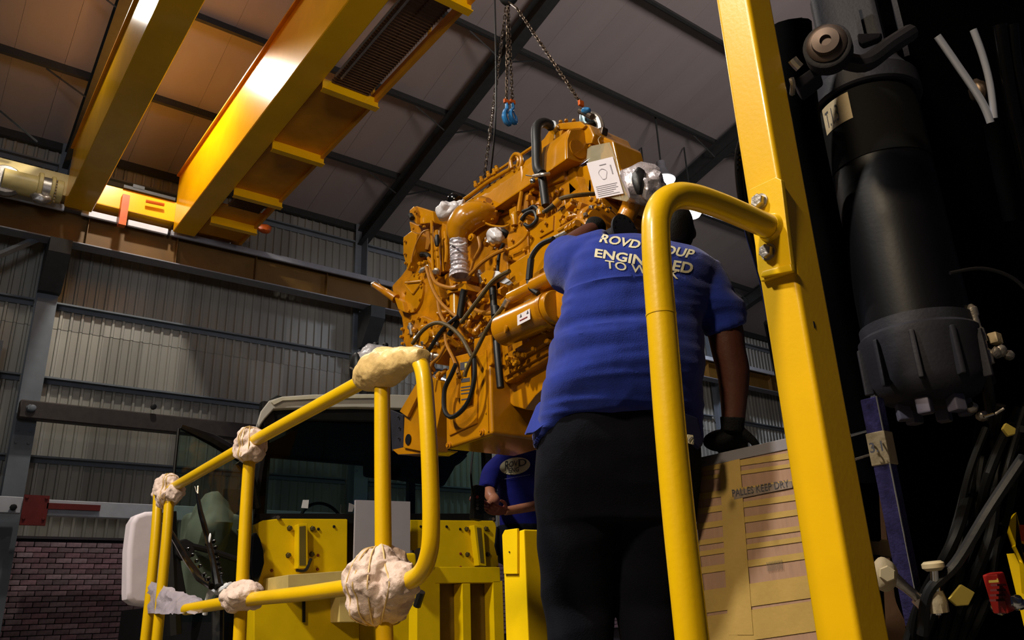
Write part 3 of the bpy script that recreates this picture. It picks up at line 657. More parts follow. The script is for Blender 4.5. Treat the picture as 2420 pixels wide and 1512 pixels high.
# lower left mount bracket
slab('engine_mount', [(955, 982), (985, 905), (1000, 880), (1040, 900), (1045, 950), (1020, 1066), (1000, 1068), (952, 1058)], XS+.02, .12, ENG, .008)
slab('mount_plate', [(922, 968), (952, 980), (953, 1056), (926, 1066)], XS+.10, .02, CAST, .004, 'grey steel mount plate')
slab('mount_foot', [(926, 1062), (955, 1056), (1022, 1060), (1000, 1072), (940, 1074)], XS+.04, .2, ENG, .006)
slab('mount_flange', [(944, 972), (985, 903), (1000, 880), (1004, 900), (962, 985)], XS-.01, .03, ENG, .004)
MB().lathe(pX(965, 1038, XS+.015), (-1, 0, 0), [(0, .035), (.004, .035)], 20).build('mount_hole', BLACK, eng)
for q in ((942, 985), (944, 1010), (943, 1035)): bolt(q, XS+.09, .007, .01, CAST)
# right of the elbow: fuel filters, cover boxes, ECU
slab('fuel_pump', [(1196, 560), (1215, 520), (1232, 500), (1245, 520), (1250, 600), (1228, 620), (1200, 612)], XS+.06, .2, ENG2, .012)
slab('side_cover', [(1250, 540), (1330, 488), (1345, 500), (1348, 545), (1320, 580), (1262, 612), (1250, 600)], XS+.06, .2, ENG, .014)
slab('side_cover_rim', [(1272, 556), (1300, 538), (1303, 510), (1308, 508), (1306, 544), (1274, 562)], XS+.05, .03, ENG, .003)
slab('aftercooler_cover', [(1203, 626), (1260, 590), (1330, 552), (1340, 600), (1326, 622), (1215, 688), (1203, 660)], XS, .3, ENG, .01)
slab('cover_base', [(1210, 676), (1324, 608), (1326, 618), (1214, 690)], XS-.012, .05, ENG2, .003)
for q in ((1198, 590), (1206, 606), (1240, 592), (1230, 526), (1216, 540), (1255, 560), (1280, 545), (1290, 528), (1211, 568), (1330, 510), (1326, 532)): bolt(q, XS+.05, .009, .012)
pipe('cover_handle', [(1200, 590), (1220, 580), (1240, 562), (1248, 548)], XS+.02, .009)
pipe('black_harness', [(1232, 520), (1244, 505), (1262, 500), (1268, 520), (1252, 535), (1240, 530)], XS+.05, .012, BLACK)
pipe('black_harness', [(1236, 500), (1250, 495), (1262, 488), (1276, 500)], XS+.06, .012, BLACK)
pipe('black_harness', [(1290, 500), (1310, 486), (1322, 478)], XS+.04, .012, BLACK)
MB().lathe(pX(1216, 512, XS+.05), (0, 0, 1), [(-.06, .022), (0, .024), (.02, .016), (.03, .01)], 12).build('injector_cap', ENG, eng)
MB().lathe(pX(1278, 498, XS+.06), (0, 0, 1), [(-.03, .026), (0, .026), (.02, .016)], 10).build('injector_cap', ENG, eng)
# steel rail, connector and pipes near the worker's elbow
pipe('hydraulic_pipe', [(1320, 545), (1345, 530), (1366, 520), (1384, 528), (1392, 545)], XS-.04, .012)
pipe('hydraulic_pipe', [(1308, 565), (1335, 552), (1352, 540), (1362, 536)], XS-.05, .016, DULLM)
for q in ((1344, 540), (1352, 536), (1362, 530)): MB().lathe(pX(q[0], q[1], XS-.07), V(.2, 1, 0), [(-.015, .02), (.015, .02), (.02, .014)], 8).build('pipe_nut', ENG2, eng)
pipe('breather_hose', [(1310, 480), (1330, 468), (1360, 462), (1404, 458)], [2.64, 2.64, 2.68, 2.8], .013, HOSE)
MB().lathe(pX(1318, 478, 2.62), V(.2, -1, .5), [(-.02, .022), (.02, .022)], 12).build('hose_ferrule', ENG, eng)
pipe('breather_hose', [(1284, 502), (1298, 492), (1312, 480)], 2.64, .012, HOSE)
slab('valve_block', [(1314, 470), (1334, 462), (1340, 520), (1330, 540), (1316, 530)], 2.68, .12, ENG2, .01)
slab('wiring_cover', [(1366, 452), (1404, 452), (1408, 462), (1376, 458)], 2.9, .05, BLACK, .004)
# flywheel housing at the near end
cf = pY(1432, 552, 2.72)
MB().lathe(cf, (0, 1, 0), [(0, .165), (.01, .175), (.04, .18), (.08, .165), (.16, .15)], 40).build('flywheel_housing', ENG2, eng)
MB().lathe(cf-V(0, .012, 0), (0, 1, 0), [(0, .145), (.012, .15)], 40).build('housing_ring', ENG, eng)
for k in range(14):
    a_ = 2*PI*k/14; MB().hexbolt(cf+V(.16*math.cos(a_), -.0, .16*math.sin(a_)), (0, -1, 0), .011, .016).build('bolt', CHROME if k % 2 else DULLM, eng)
fx = pY(1478, 545, 2.5)
MB().lathe(fx, (0, 1, 0), [(0, .088), (.012, .088), (.012, .055), (.03, .05), (.1, .05)], 32).build('flex_plate', CAST, eng, 'grey steel flex plate with bolt holes')
for k in range(12):
    a_ = 2*PI*k/12; MB().cyl(fx+V(.073*math.cos(a_), -.002, .073*math.sin(a_)), fx+V(.073*math.cos(a_), .004, .073*math.sin(a_)), .006, 10).build('bolt_hole', BLACK, eng)
slab('mount_ear', [(1465, 395), (1482, 420), (1494, 470), (1478, 492), (1462, 450)], 2.98, .1, ENG2, .01)
# foil wrapped exhaust stack at the rear
fo = MB(); a_, b_ = pD(1500, 440, 4.15), pD(1556, 436, 4.0)
fo.lathe(a_, V(.55, -.45, .12), [(-.05, .085), (.0, .105), (.05, .112), (.10, .095), (.13, .075)], 28).jitter(.02, 14)
fo.jitter(.006, 50); fo.build('wrapped_exhaust_outlet', FOIL, eng, 'rear exhaust outlet wrapped in crumpled foil')
MB().blob(pD(1512, 425, 3.92), (.05, .03, .075), .4, 14, 3).build('foil_opening', BLACKM, eng)
MB().blob(pD(1545, 448, 3.95), (.09, .06, .085), .45, 14, 4).build('wrapped_exhaust_outlet', FOIL, eng, 'crumpled foil')
MB().tube([pD(1498, 455, 4.15), pD(1490, 490, 4.2), pD(1478, 515, 4.2)], .05, 14).build('exhaust_stub', ENG2, eng)
# starter motor with sticker, solenoid, pre-lube pump
st = MB().cyl(pX(1190, 781, XS-.05), pX(1318, 724, XS-.05), .092, 32).bevel(.01).build('starter_motor', ENG, eng)
MB().cyl(pX(1296, 735, XS-.05), pX(1306, 730, XS-.05), .098, 32).build('starter_band', ENG2, st)
MB().lathe(pX(1197, 778, XS-.135), (-1, .4, 0), [(0, .022), (.01, .022), (.012, .012)], 18).build('starter_boss', ENG, st)
p_ = pX(1238, 749, XS-.145); yv = (pX(1252, 741, XS-.145)-pX(1222, 757, XS-.145)); yv.z *= .8
MB().prism([p_-yv*.5+V(0, 0, -.03), p_+yv*.5+V(0, 0, -.03), p_+yv*.5+V(0, 0, .028), p_-yv*.5+V(0, 0, .028)], V(-.002, 0, 0)).build('warning_sticker', PAPER, st, 'white warning sticker')
for s_ in (-.28, .25): MB().prism([p_+yv*s_+V(-.003, 0, .006), p_+yv*(s_+.16)+V(-.003, 0, .006), p_+yv*(s_+.1)+V(-.003, 0, .024)], V(-.001, 0, 0)).build('sticker_mark', INK, st)
MB().prism([p_-yv*.3+V(-.003, 0, -.014), p_+yv*.3+V(-.003, 0, -.014), p_+yv*.3+V(-.003, 0, -.008), p_-yv*.3+V(-.003, 0, -.008)], V(-.001, 0, 0)).build('sticker_mark', REDP, st)
slab('starter_end', [(1296, 700), (1330, 672), (1336, 720), (1325, 758), (1302, 742)], XS-.06, .2, ENG2, .015)
MB().cyl(pX(1206, 704, XS-.06), pX(1306, 654, XS-.06), .036, 24).bevel(.006).build('solenoid', ENG, eng)
MB().cyl(pX(1262, 676, XS-.06), pX(1310, 652, XS-.06), .044, 24).bevel(.006).build('solenoid', ENG, eng)
MB().hexbolt(pX(1200, 708, XS-.06), V(0, 1, 0), .022, .05).build('solenoid_stud', ENG2, eng)
MB().hexbolt(pX(1192, 688, XS-.04), V(0, 1, .4), .024, .04).build('solenoid_stud', ENG2, eng)
slab('solenoid_clamp', [(1236, 714), (1252, 706), (1262, 712), (1240, 726)], XS-.06, .05, DULLM, .004)
pipe('cross_pipe', [(1130, 700), (1160, 672), (1185, 655), (1204, 640)], XS-.04, .013, HOSEY)
# black drain pipe
bp_ = MB().tube([pX(1164, 678, XS-.02), pX(1170, 760, XS-.02), pX(1176, 840, XS-.04), pX(1183, 916, XS-.04)], .021, 14).build('black_breather_pipe', BLACK, eng)
MB().tube([pX(1170, 725, XS-.02), pX(1172, 745, XS-.02)], .026, 12, smooth=False).build('pipe_collar', BLACKM, bp_)
slab('heat_shield', [(1120, 800), (1160, 790), (1164, 860), (1150, 868), (1118, 850)], XS, .05, ENG2, .006)
# hoses and cables looping in front
hz = [([(1194, 718), (1172, 747), (1150, 779), (1128, 823), (1105, 868), (1098, 890)], .012, HOSE, -.10),
      ([(1121, 842), (1121, 893), (1109, 944), (1086, 975), (1064, 985), (1050, 966), (1051, 921), (1067, 885), (1078, 860)], .014, BLACK, -.09),
      ([(1007, 630), (1023, 683), (1048, 722), (1096, 762)], .012, HOSEY, -.05),
      ([(1010, 632), (1016, 640), (1030, 668), (1062, 680), (1080, 678)], .013, HOSEY, -.03),
      ([(975, 812), (1001, 779), (1029, 763), (1058, 769), (1090, 797), (1115, 842)], .013, HOSE, -.08),
      ([(1090, 762), (1134, 704), (1166, 663), (1204, 640)], .013, HOSE, -.08),
      ([(1010, 834), (1045, 780), (1083, 747)], .013, BLACK, -.07),
      ([(1052, 779), (1055, 812), (1072, 849), (1085, 890)], .011, HOSEY, -.05),
      ([(1308, 564), (1277, 579), (1256, 610), (1250, 657), (1254, 680), (1272, 694)], .015, BLACK, -.08),
      ([(1085, 890), (1086, 912), (1082, 940)], .02, ENG2, -.03),
      ([(1110, 650), (1140, 620), (1170, 600), (1192, 590)], .012, HOSEY, -.0),
      ([(1112, 640), (1122, 610), (1134, 585), (1130, 560)], .010, HOSEY, -.0),
      ([(1060, 800), (1040, 840), (1020, 862), (1012, 900)], .010, HOSEY, -.04),
      ([(1180, 690), (1176, 650), (1180, 600), (1190, 575)], .010, BLACK, .05),
      ([(1100, 700), (1120, 730), (1150, 740), (1180, 735)], .014, HOSEY, -.01),
      ([(1034, 700), (1040, 740), (1056, 770)], .012, HOSEY, -.01)]
for pth, r, mm, dx in hz: pipe('hose', pth, XS+dx, r, mm, 8)
MB().lathe(pX(1196, 716, XS-.1), V(0, -1, .8), [(-.02, .018), (.02, .018)], 10).build('hose_ferrule', DULLM, eng)
pipe('hose_sleeve', [(1255, 612), (1252, 640), (1250, 662)], XS-.08, .019, BLACK)
# information plate on the sump side
pl = slab('information_plate', [(1086, 852), (1112, 846), (1114, 920), (1112, 950), (1088, 960)], XS-.035, .003, ENG, .0005)
for (x_, y_, w_, h_) in ((1087, 854, 18, 18), (1090, 892, 20, 9), (1089, 911, 22, 3), (1089, 918, 22, 3), (1089, 926, 22, 3), (1090, 940, 16, 3)):
    slab('plate_print', [(x_, y_+3), (x_+w_, y_), (x_+w_, y_+h_), (x_, y_+h_+3)], XS-.037, .002, INK, .0002, parent=pl)
slab('plate_print', [(1098, 858), (1103, 857), (1103, 868), (1098, 869)], XS-.039, .002, YTAG, .0002, parent=pl)
# small castings, studs and bolts scattered over the side faces
rs = random.Random(11)
def inpoly(x, y, P):
    r = False; j = len(P)-1
    for i in range(len(P)):
        if (P[i][1] > y) != (P[j][1] > y) and x < (P[j][0]-P[i][0])*(y-P[i][1])/(P[j][1]-P[i][1])+P[i][0]: r = not r
        j = i
    return r
regs = [([(1045, 660), (1110, 655), (1180, 600), (1200, 690), (1150, 800), (1080, 830), (1045, 790)], XS+.10, 46, 1),
        ([(955, 770), (1040, 760), (1056, 820), (1030, 855), (985, 830)], XS+.02, 22, 1),
        ([(1012, 860), (1050, 870), (1055, 950), (1040, 960), (1015, 930)], XS+.05, 16, 1),
        ([(1320, 470), (1440, 470), (1440, 500), (1390, 545), (1330, 545)], 2.66, 34, 1),
        ([(990, 620), (1040, 600), (1044, 650), (1010, 660)], XS+.05, 10, 1),
        ([(1120, 560), (1190, 540), (1196, 580), (1150, 600)], XS+.12, 12, 1),
        ([(1192, 838), (1325, 762), (1328, 800), (1196, 880)], XS+.02, 14, 0),
        ([(1250, 470), (1330, 440), (1340, 470), (1260, 500)], 2.80, 10, 1)]
for P, X, n, kind in regs:
    xs_ = [p[0] for p in P]; ys_ = [p[1] for p in P]; c_ = 0
    while c_ < n:
        x_, y_ = rs.uniform(min(xs_), max(xs_)), rs.uniform(min(ys_), max(ys_))
        if not inpoly(x_, y_, P): continue
        c_ += 1; q = pX(x_, y_, X); k = rs.random()
        if k < .4 or kind == 0: MB().hexbolt(q, (-1, 0, 0), rs.uniform(.009, .016), rs.uniform(.015, .03)).build('bolt', ENG, eng)
        elif k < .7:
            d = V(rs.uniform(-.4, .1), rs.uniform(-1, 1), rs.uniform(-1, 1)).normalized(); r = rs.uniform(.009, .02)
            MB().lathe(q, d, [(-.04, r*.7), (-.03, r), (0, r), (.01, r*1.4), (.03, r*1.4), (.035, r*.8), (.05, r*.8)], 10).build('fitting', ENG2 if k < .6 else DULLM, eng)
        else:
            MB().box(q, (rs.uniform(.03, .06), rs.uniform(.02, .06), rs.uniform(.02, .06)), Matrix.Rotation(rs.uniform(-.6, .6), 3, 'X')).bevel(.006).build('casting_lug', ENG2, eng)
# lifting shackle and pipe at the rear top
t = thing('lifting_shackle', 'grey and blue lifting shackle joining the right chain to the engine', 'shackle', pX(1392, 300, 3.0))
MB().lathe(pX(1378, 262, 3.08), V(.35, 0, -1), [(0, .02), (.03, .035), (.06, .045), (.12, .052), (.13, .03)], 16).build('swivel_body', mat('pale_blue_zinc', (140, 168, 178), .3, .6, var=.2), t)
MB().tube([pX(1371, 262, 3.02), pX(1384, 268, 3.02), pX(1400, 276, 3.02)], .02, 10).build('shackle_pin', CHAIN, t)
MB().lathe(pX(1388, 296, 3.04), V(.35, 0, -1), [(0, .053), (.012, .056), (.02, .05)], 16).build('swivel_ring', BLACKM, t)
MB().blob(pX(1384, 262, 3.0), (.03, .03, .02), .4, 20, 3).build('shackle_latch', BLUEH, t)
pipe('curved_pipe', [(1398, 272), (1412, 280), (1420, 300), (1417, 326), (1409, 345)], 3.06, .024, DULLM)
MB().box(pX(1424, 312, 3.02), (.05, .05, .05), Matrix.Rotation(.3, 3, 'X')).bevel(.01).build('pipe_clamp', CHAIN, eng)
MB().box(pX(1420, 325, 3.02), (.05, .06, .04), Matrix.Rotation(.5, 3, 'X')).bevel(.01).build('pipe_clamp', CHAIN, eng)
MB().tube([pX(1402, 322, 3.0), pX(1404, 345, 3.0)], .022, 12, smooth=False).build('tan_bung', TAN, eng)

# document pouch hanging on the engine
t = thing('document_pouch', 'clear plastic pouch with a printed white sheet hanging on the engine', 'document', pX(1430, 470, 2.72))
pq = [pX(1386, 375, 2.72), pX(1388, 352, 2.72), pX(1396, 345, 2.72), pX(1440, 336, 2.72), pX(1446, 350, 2.72), pX(1486, 470, 2.72), pX(1480, 476, 2.72), pX(1420, 462, 2.72)]
MB().prism(pq, V(.006, 0, 0)).build('pouch', POUCH, t)
sq = [pX(1410, 470, 2.71), pX(1473, 457, 2.71), pX(1448, 370, 2.71), pX(1386, 385, 2.71)]
pg = MB().prism(sq, V(.003, 0, 0)).build('sheet', PAPER, t)
def on(q, u, v, dx=-.002): return q[0]*(1-u)*(1-v)+q[1]*u*(1-v)+q[2]*u*v+q[3]*(1-u)*v+V(dx, 0, 0)
for u0, u1, v0, v1 in ((.82, .86, .55, .80), (.1, .9, .30, .31), (.1, .85, .25, .26), (.1, .9, .20, .21), (.1, .8, .15, .16), (.1, .7, .10, .11), (.45, .7, .84, .86), (.1, .9, .05, .06)):
    MB().prism([on(sq, u0, v0), on(sq, u1, v0), on(sq, u1, v1), on(sq, u0, v1)], V(-.0006, 0, 0)).build('print_line', mat('faint_ink', (140, 136, 142), .7), pg)
mm_ = MB()
mm_.tube([on(sq, .5+.14*math.cos(a)*(1+.2*math.sin(3*a)), .6+.14*math.sin(a), -.0025) for a in [2*PI*k/16 for k in range(17)]], .0012, 4)
mm_.build('diagram', mat('faint_ink', (140, 136, 142), .7), pg)
MB().tube([pX(1418, 342, 2.73), pX(1414, 330, 2.85), pX(1420, 322, 2.95)], .003, 5).build('tie_string', TAN, t)

# ================================================================== MACHINE DECK (below the picture) that carries worker, rails and crate
DZ = 1.15
t = thing('machine_deck', 'yellow machine deck under the worker\'s boots, below the handrails', 'platform', (1.9, 2.5, .0))
MB().bb((1.62, 1.15, DZ-.06), (2.95, 2.75, DZ)).bevel(.005).build('deck_plate', BLACKM, t)
MB().bb((1.62, 1.15, DZ-.3), (1.68, 2.75, DZ-.06)).bb((1.62, 2.69, DZ-.3), (2.95, 2.75, DZ-.06)).build('deck_frame', YEL2, t)
for x, y in ((1.7, 1.2), (2.88, 1.2), (1.7, 2.68), (2.88, 2.68)): MB().bb((x-.05, y-.05, 0), (x+.05, y+.05, DZ-.06)).build('leg', YEL2, t)

# ================================================================== LEFT GUARD RAIL with foam wrapped joints (runs away from the camera at x = 1.13)
RX = 1.13
t = thing('guard_rail', 'yellow tubular guard rail with foam-wrapped joints, left of the engine', 'railing', V(RX, 3.2, .0))
R_ = .0245
def rp(name, px, r=R_, X=RX, mm=YEL): return MB().tube([pX(a, b, X) for a, b in px], r, 18).build(name, mm, t)
rp('top_rail', [(395, 1160), (590, 1048), (860, 900), (905, 880)])
rp('post', [(401, 1165), (392, 1290), (372, 1500), (340, 1800)])
rp('post', [(374, 1165), (366, 1290), (345, 1500), (310, 1800)], X=RX-.02)
rp('post', [(592, 1050), (582, 1200), (571, 1410), (560, 1640)])
rp('post', [(903, 880), (904, 1100), (907, 1400), (910, 1560)], .024)
rp('mid_rail', [(440, 1440), (575, 1418), (720, 1402), (845, 1384), (905, 1372)])
lp_ = rp('end_loop', [(903, 880), (950, 852), (984, 850), (1000, 880), (1008, 960), (1015, 1080), (1019, 1230), (1013, 1310), (990, 1358), (940, 1382), (905, 1390)], .0235, RX)
MB().bb((RX-.4, 4.9, 0), (RX-.3, 5.0, .5)).build('rail_foot', YEL, t)
for (a, b) in ((571, 1640), (910, 1560), (325, 1800)):
    q = pX(a, b, RX); MB().bb((q.x-.06, q.y-.06, 0.02), (q.x+.06, q.y+.06, q.z+.02)).build('base_post', YEL, t)
def wrap(px, size, amp=.25, lab=None, extra=()):
    q = pX(px[0], px[1], RX); m = MB().blob(q, [v*1.2 for v in size], amp, 9, 4)
    for e, s_ in extra: m.blob(pX(e[0], e[1], RX)*.65+q*.35, [v*1.3 for v in s_], amp, 13, 3)
    r = remesh(m, .006, 2); r.jitter(.012, 22); r.jitter(.007, 50); o = r.build('foam_wrap', FOAM, t, lab)
    return o
w1 = wrap((397, 1158), (.06, .075, .07), .3, None, (((372, 1180), (.03, .04, .05)), ((425, 1165), (.03, .05, .04))))
w2 = wrap((590, 1047), (.055, .065, .066), .22, None, (((600, 1075), (.04, .04, .04)),))
w3 = wrap((573, 1410), (.06, .10, .045), .3, None, (((545, 1415), (.03, .05, .03)), ((600, 1400), (.03, .04, .03))))
w4 = wrap((903, 1385), (.085, .07, .085), .25, None, (((850, 1400), (.04, .04, .06)), ((965, 1372), (.04, .05, .04)), ((905, 1330), (.04, .04, .04)), ((870, 1365), (.06, .06, .06))))
m = MB().tube([pX(862, 890, RX), pX(885, 880, RX), pX(912, 868, RX), pX(945, 856, RX), pX(975, 848, RX), pX(1002, 846, RX)], [.045, .062, .066, .044, .036, .026], 20)
m.blob(pX(905, 885, RX), (.045, .055, .05), .2, 10, 3); m = remesh(m, .006, 2)
m.jitter(.006, 24); m.jitter(.002, 70); w5 = m.build('foam_wrap', TAPEY, t, 'long taped foam sleeve, yellowed')
def bvh_pt(b, c, d):
    h = b.ray_cast(c+d*.35, -d, .6); return (h[0] if h[0] is not None else c+d*.05)+d*.001
for o_, q, s_ in ((w1, (397, 1158), .06), (w2, (590, 1047), .055), (w4, (895, 1385), .07)):
    bw_ = bvh_of(o_)
    for k in range(4):
        c = pX(q[0]+k*4-4, q[1], RX); a = .3+k*.45
        MB().tube([bvh_pt(bw_, c, V(math.cos(u)*math.sin(a), math.cos(u)*math.cos(a), math.sin(u))) for u in [2*PI*i/18 for i in range(19)]], .0022, 5).build('tape_strand', TAPEY, o_)
# thin black cable stays against the left rail
t2 = thing('wiper_arm', 'black arm with studs leaning across the two yellow posts', 'bar', pX(470, 1370, 1.25))
def studarm(tt, pts, X, r, studs, side):
    MB().tube([pX(a, b, X) for a, b in pts], r, 10, smooth=False).build('arm', BLACKG, tt)
    for (a, b) in studs: MB().lathe(pX(a+side, b, X-.01), V(1, 0, .4), [(-.006, .007), (.004, .009), (.012, .006)], 8).build('stud', BLACKG, tt)
studarm(t2, [(365, 1198), (405, 1260), (440, 1320), (472, 1366), (500, 1386)], 1.22, [.012, .014, .016, .018, .014], [(385, 1218), (438, 1298), (448, 1312), (458, 1326), (466, 1338), (476, 1358), (486, 1368)], 5)
t2 = thing('wiper_arm', 'black arm with studs standing upright, its tip forked and shining', 'bar', pX(515, 1388, 1.3))
studarm(t2, [(466, 1165), (474, 1210), (492, 1275), (506, 1330), (516, 1386)], 1.3, [.009, .013, .015, .018, .024], [(486, 1286), (502, 1280), (506, 1294), (508, 1308), (511, 1320), (513, 1332), (516, 1345), (520, 1358)], 2)
MB().tube([pX(460, 1150, 1.3), pX(466, 1172, 1.3)], .004, 6, smooth=False).build('fork_tip', CHROME, t2)
MB().tube([pX(468, 1148, 1.3), pX(467, 1172, 1.3)], .005, 6, smooth=False).build('fork_tip', DULLM, t2)
MB().blob(pX(496, 1271, 1.27), (.006, .012, .024), 0, 5, 2).build('reflector', WHITEP, t2)
t2 = thing('white_yoke', 'white bent yoke at the foot of the two black arms', 'bracket', pX(510, 1395, 1.32))
MB().tube([pX(484, 1452, 1.32), pX(492, 1415, 1.32), pX(505, 1392, 1.32), pX(520, 1396, 1.32), pX(534, 1390, 1.32), pX(545, 1380, 1.32)], [.012, .014, .022, .022, .018, .012], 10).build('yoke', WHITEP, t2)
MB().tube([pX(534, 1382, 1.32), pX(545, 1392, 1.32), pX(552, 1402, 1.32)], .012, 8).build('yoke_ear', WHITEP, t2)
MB().prism([pX(498, 1420, 1.4), pX(512, 1402, 1.4), pX(545, 1405, 1.4), pX(540, 1430, 1.4), pX(500, 1440, 1.4)], V(.1, 0, 0)).bevel(.01).build('black_hub', BLACK, t2)
MB().cyl(pX(515, 1440, 1.42), pX(510, 1800, 1.42), .03, 10).build('stem', BLACK, t2)
# grey plastic sheet lying over the lower rail
m = MB(); n1, n2 = 26, 10; grid = []
A0, A1, A2, A3 = pX(352, 1448, 1.12), pX(492, 1450, 1.12), pX(486, 1416, 1.22), pX(360, 1368, 1.12)
for i in range(n1):
    rw = []
    for j in range(n2):
        u, v_ = i/(n1-1), j/(n2-1); p = A0*(1-u)*(1-v_)+A1*u*(1-v_)+A2*u*v_+A3*(1-u)*v_
        p += V(.028*noise.noise(p*18)-.02, .02*noise.noise(p*25), .012*noise.noise(p*30)); rw.append(m.bm.verts.new(p))
    grid.append(rw)
for i in range(n1-1):
    for j in range(n2-1): m.bm.faces.new((grid[i][j], grid[i+1][j], grid[i+1][j+1], grid[i][j+1]))
m.solo('plastic_sheet', mat('grey_plastic_sheet', (150, 142, 152), .3, var=.2, bump=.8, bscale=30, coat=.3), 'crumpled grey plastic sheet draped at the foot of the guard rail', 'plastic sheet')

# ================================================================== TRUCK CAB facing the camera
CYF = 6.2
cab = thing('truck_cab', 'yellow truck cab with pale roof and dark windscreen below the engine', 'truck', V(3.3, 7.0, 0))
def cp(name, px, Y, depth, mm=YEL2, bev=.01, lab=None, parent=None):
    return MB().prism([pY(a, b, Y) for a, b in px], V(0, depth, 0)).bevel(bev).build(name, mm, parent or cab, lab)
ws = [pY(*q, CYF) for q in ((606, 1222), (1168, 1222), (1150, 1120), (1120, 975), (660, 962), (632, 1000), (615, 1110))]
gl = MB(); gl.prism(ws, V(0, .012, 0)); gl.build('windscreen', GLASS2, cab)
# interior: floor, rear wall with window, pillars, headliner, seat, steering wheel
xl, xr = pY(612, 1100, CYF).x, pY(1165, 1100, CYF).x
zb, zt = pY(800, 1222, CYF).z, pY(800, 940, CYF).z
MB().bb((xl+.3, CYF+1.5, zb-.7), (xr, CYF+1.56, zb+.02)).bb((xl+.45, CYF+1.5, zb+.75), (xr, CYF+1.56, zt-.1)).bb((xl+.45, CYF+1.5, zb), (xl+.65, CYF+1.56, zt-.1)).build('rear_wall', DARKIN, cab)
MB().bb((xl+.12, CYF+.03, zt-.22), (xr, CYF+.35, zt-.04)).bb((xl+.45, CYF+.3, zt-.22), (xr, CYF+1.5, zt-.10)).build('headliner', DARKIN, cab)
MB().bb((xl, CYF+.02, zb-.75), (xr, CYF+1.5, zb-.7)).build('cab_floor', DARKIN, cab)
for x, y in ((xl, CYF+.02), (xr-.07, CYF+.02), (xr-.09, CYF+1.42)): MB().bb((x, y, zb), (x+.08, y+.08, zt-.1)).bevel(.01).build('pillar', BLACK, cab)
MB().prism([pY(a, b, CYF+.04) for a, b in ((1040, 1060), (1128, 1050), (1080, 1100), (1052, 1150), (1030, 1140), (960, 1128), (880, 1120), (880, 1062))], V(0, .2, 0)).bevel(.03).build('sun_visor', DARKIN, cab)
MB().bb((xl+.5, CYF+.9, zb-.6), (xl+1.0, CYF+1.3, zb-.0)).bevel(.06, 3).build('driver_seat', BLACKM, cab)
c = V(xl+.75, CYF+.45, zb-.02); MB().tube([c+V(.2*math.cos(a), .06*math.sin(a), .2*math.sin(a)) for a in [2*PI*k/20 for k in range(21)]], .014, 8).build('steering_wheel', BLACKM, cab)
MB().tube([pY(1058, 1105, CYF+.3), pY(1085, 1090, CYF+.3), pY(1100, 1075, CYF+.3)], .02, 8).build('mirror_stalk', BLACK, cab)
cp('windscreen_gasket', [(600, 1213), (1172, 1213), (1172, 1232), (600, 1240)], CYF-.01, .05, BLACK, .004)
cp('gasket_side', [(606, 1224), (600, 1224), (612, 1110), (632, 995), (660, 958), (664, 966), (640, 1002), (622, 1110)], CYF-.01, .04, BLACK, .003)
MB().cyl(pY(657, 1222, CYF-.02), pY(657, 1222, CYF-.05), .015, 10).build('clip', CHROME, cab)
MB().cyl(pY(1166, 1226, CYF-.02), pY(1166, 1226, CYF-.05), .015, 10).build('clip', CHROME, cab)
cp('windscreen_label', [(712, 1200), (716, 1181), (730, 1181), (728, 1201)], CYF-.004, .002, WHITEP, .0003, 'small white label')
cp('windscreen_label', [(823, 1209), (825, 1188), (838, 1193), (833, 1209)], CYF-.004, .002, GREYF, .0003)
# roof: moulded pale canopy
outl = [(608, 1000), (616, 972), (636, 946), (668, 936), (740, 931), (880, 930), (1020, 934), (1110, 950), (1132, 972), (1128, 985), (1000, 966), (840, 962), (690, 964), (648, 966), (626, 990), (612, 1010)]
MB().prism([pY(a, b, CYF-.12) for a, b in outl], V(0, .7, -.02), .72).bevel(.02, 2).build('roof', ROOFW, cab, 'pale grey moulded roof')
MB().prism([pY(a, b, CYF-.14) for a, b in ((642, 950), (662, 940), (760, 934), (884, 933), (884, 940), (760, 941), (668, 946), (648, 956))], V(0, .04, 0)).build('roof_edge', mat('roof_edge', (210, 205, 180), .3), cab)
cp('roof_underside', [(626, 992), (648, 968), (690, 966), (840, 964), (1000, 968), (1120, 980), (1112, 1000), (690, 990), (640, 1010)], CYF-.06, .06, DARKIN, .01)
cp('wiper_motor_cover', [(618, 978), (650, 968), (655, 1000), (624, 1012)], CYF-.1, .06, BLACK, .02)
# front panels
cp('front_panel', [(600, 1240), (622, 1229), (660, 1225), (822, 1226), (821, 1352), (760, 1358), (700, 1362), (690, 1470), (600, 1470), (612, 1340), (626, 1300), (610, 1262)], CYF-.03, .4)
cp('front_panel', [(970, 1228), (1170, 1230), (1176, 1256), (1180, 1358), (970, 1348)], CYF-.03, .4)
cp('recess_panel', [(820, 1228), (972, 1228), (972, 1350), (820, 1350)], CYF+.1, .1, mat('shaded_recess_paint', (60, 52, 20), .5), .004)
for sx, dx in ((0, 0), (1, 417)):
    f = cp('grab_handle', [(705+dx, 1238), (727+dx, 1236), (728+dx, 1343), (704+dx, 1343)] if sx == 0 else [(1120, 1240), (1143, 1242), (1150, 1338), (1132, 1336)], CYF-.11, .08, YEL2, .006)
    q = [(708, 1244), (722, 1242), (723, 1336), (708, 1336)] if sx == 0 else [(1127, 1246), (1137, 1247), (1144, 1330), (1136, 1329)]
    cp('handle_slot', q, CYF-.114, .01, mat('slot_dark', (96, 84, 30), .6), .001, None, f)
for q in ((684, 1248), (738, 1249), (681, 1312), (736, 1310), (1102, 1250), (1148, 1249), (1104, 1310), (1152, 1310)):
    MB().hexbolt(pY(q[0], q[1], CYF-.03), (0, -1, 0), .018, .025).build('panel_bolt', mat('bolt_olive', (92, 82, 44), .5, .5), cab)
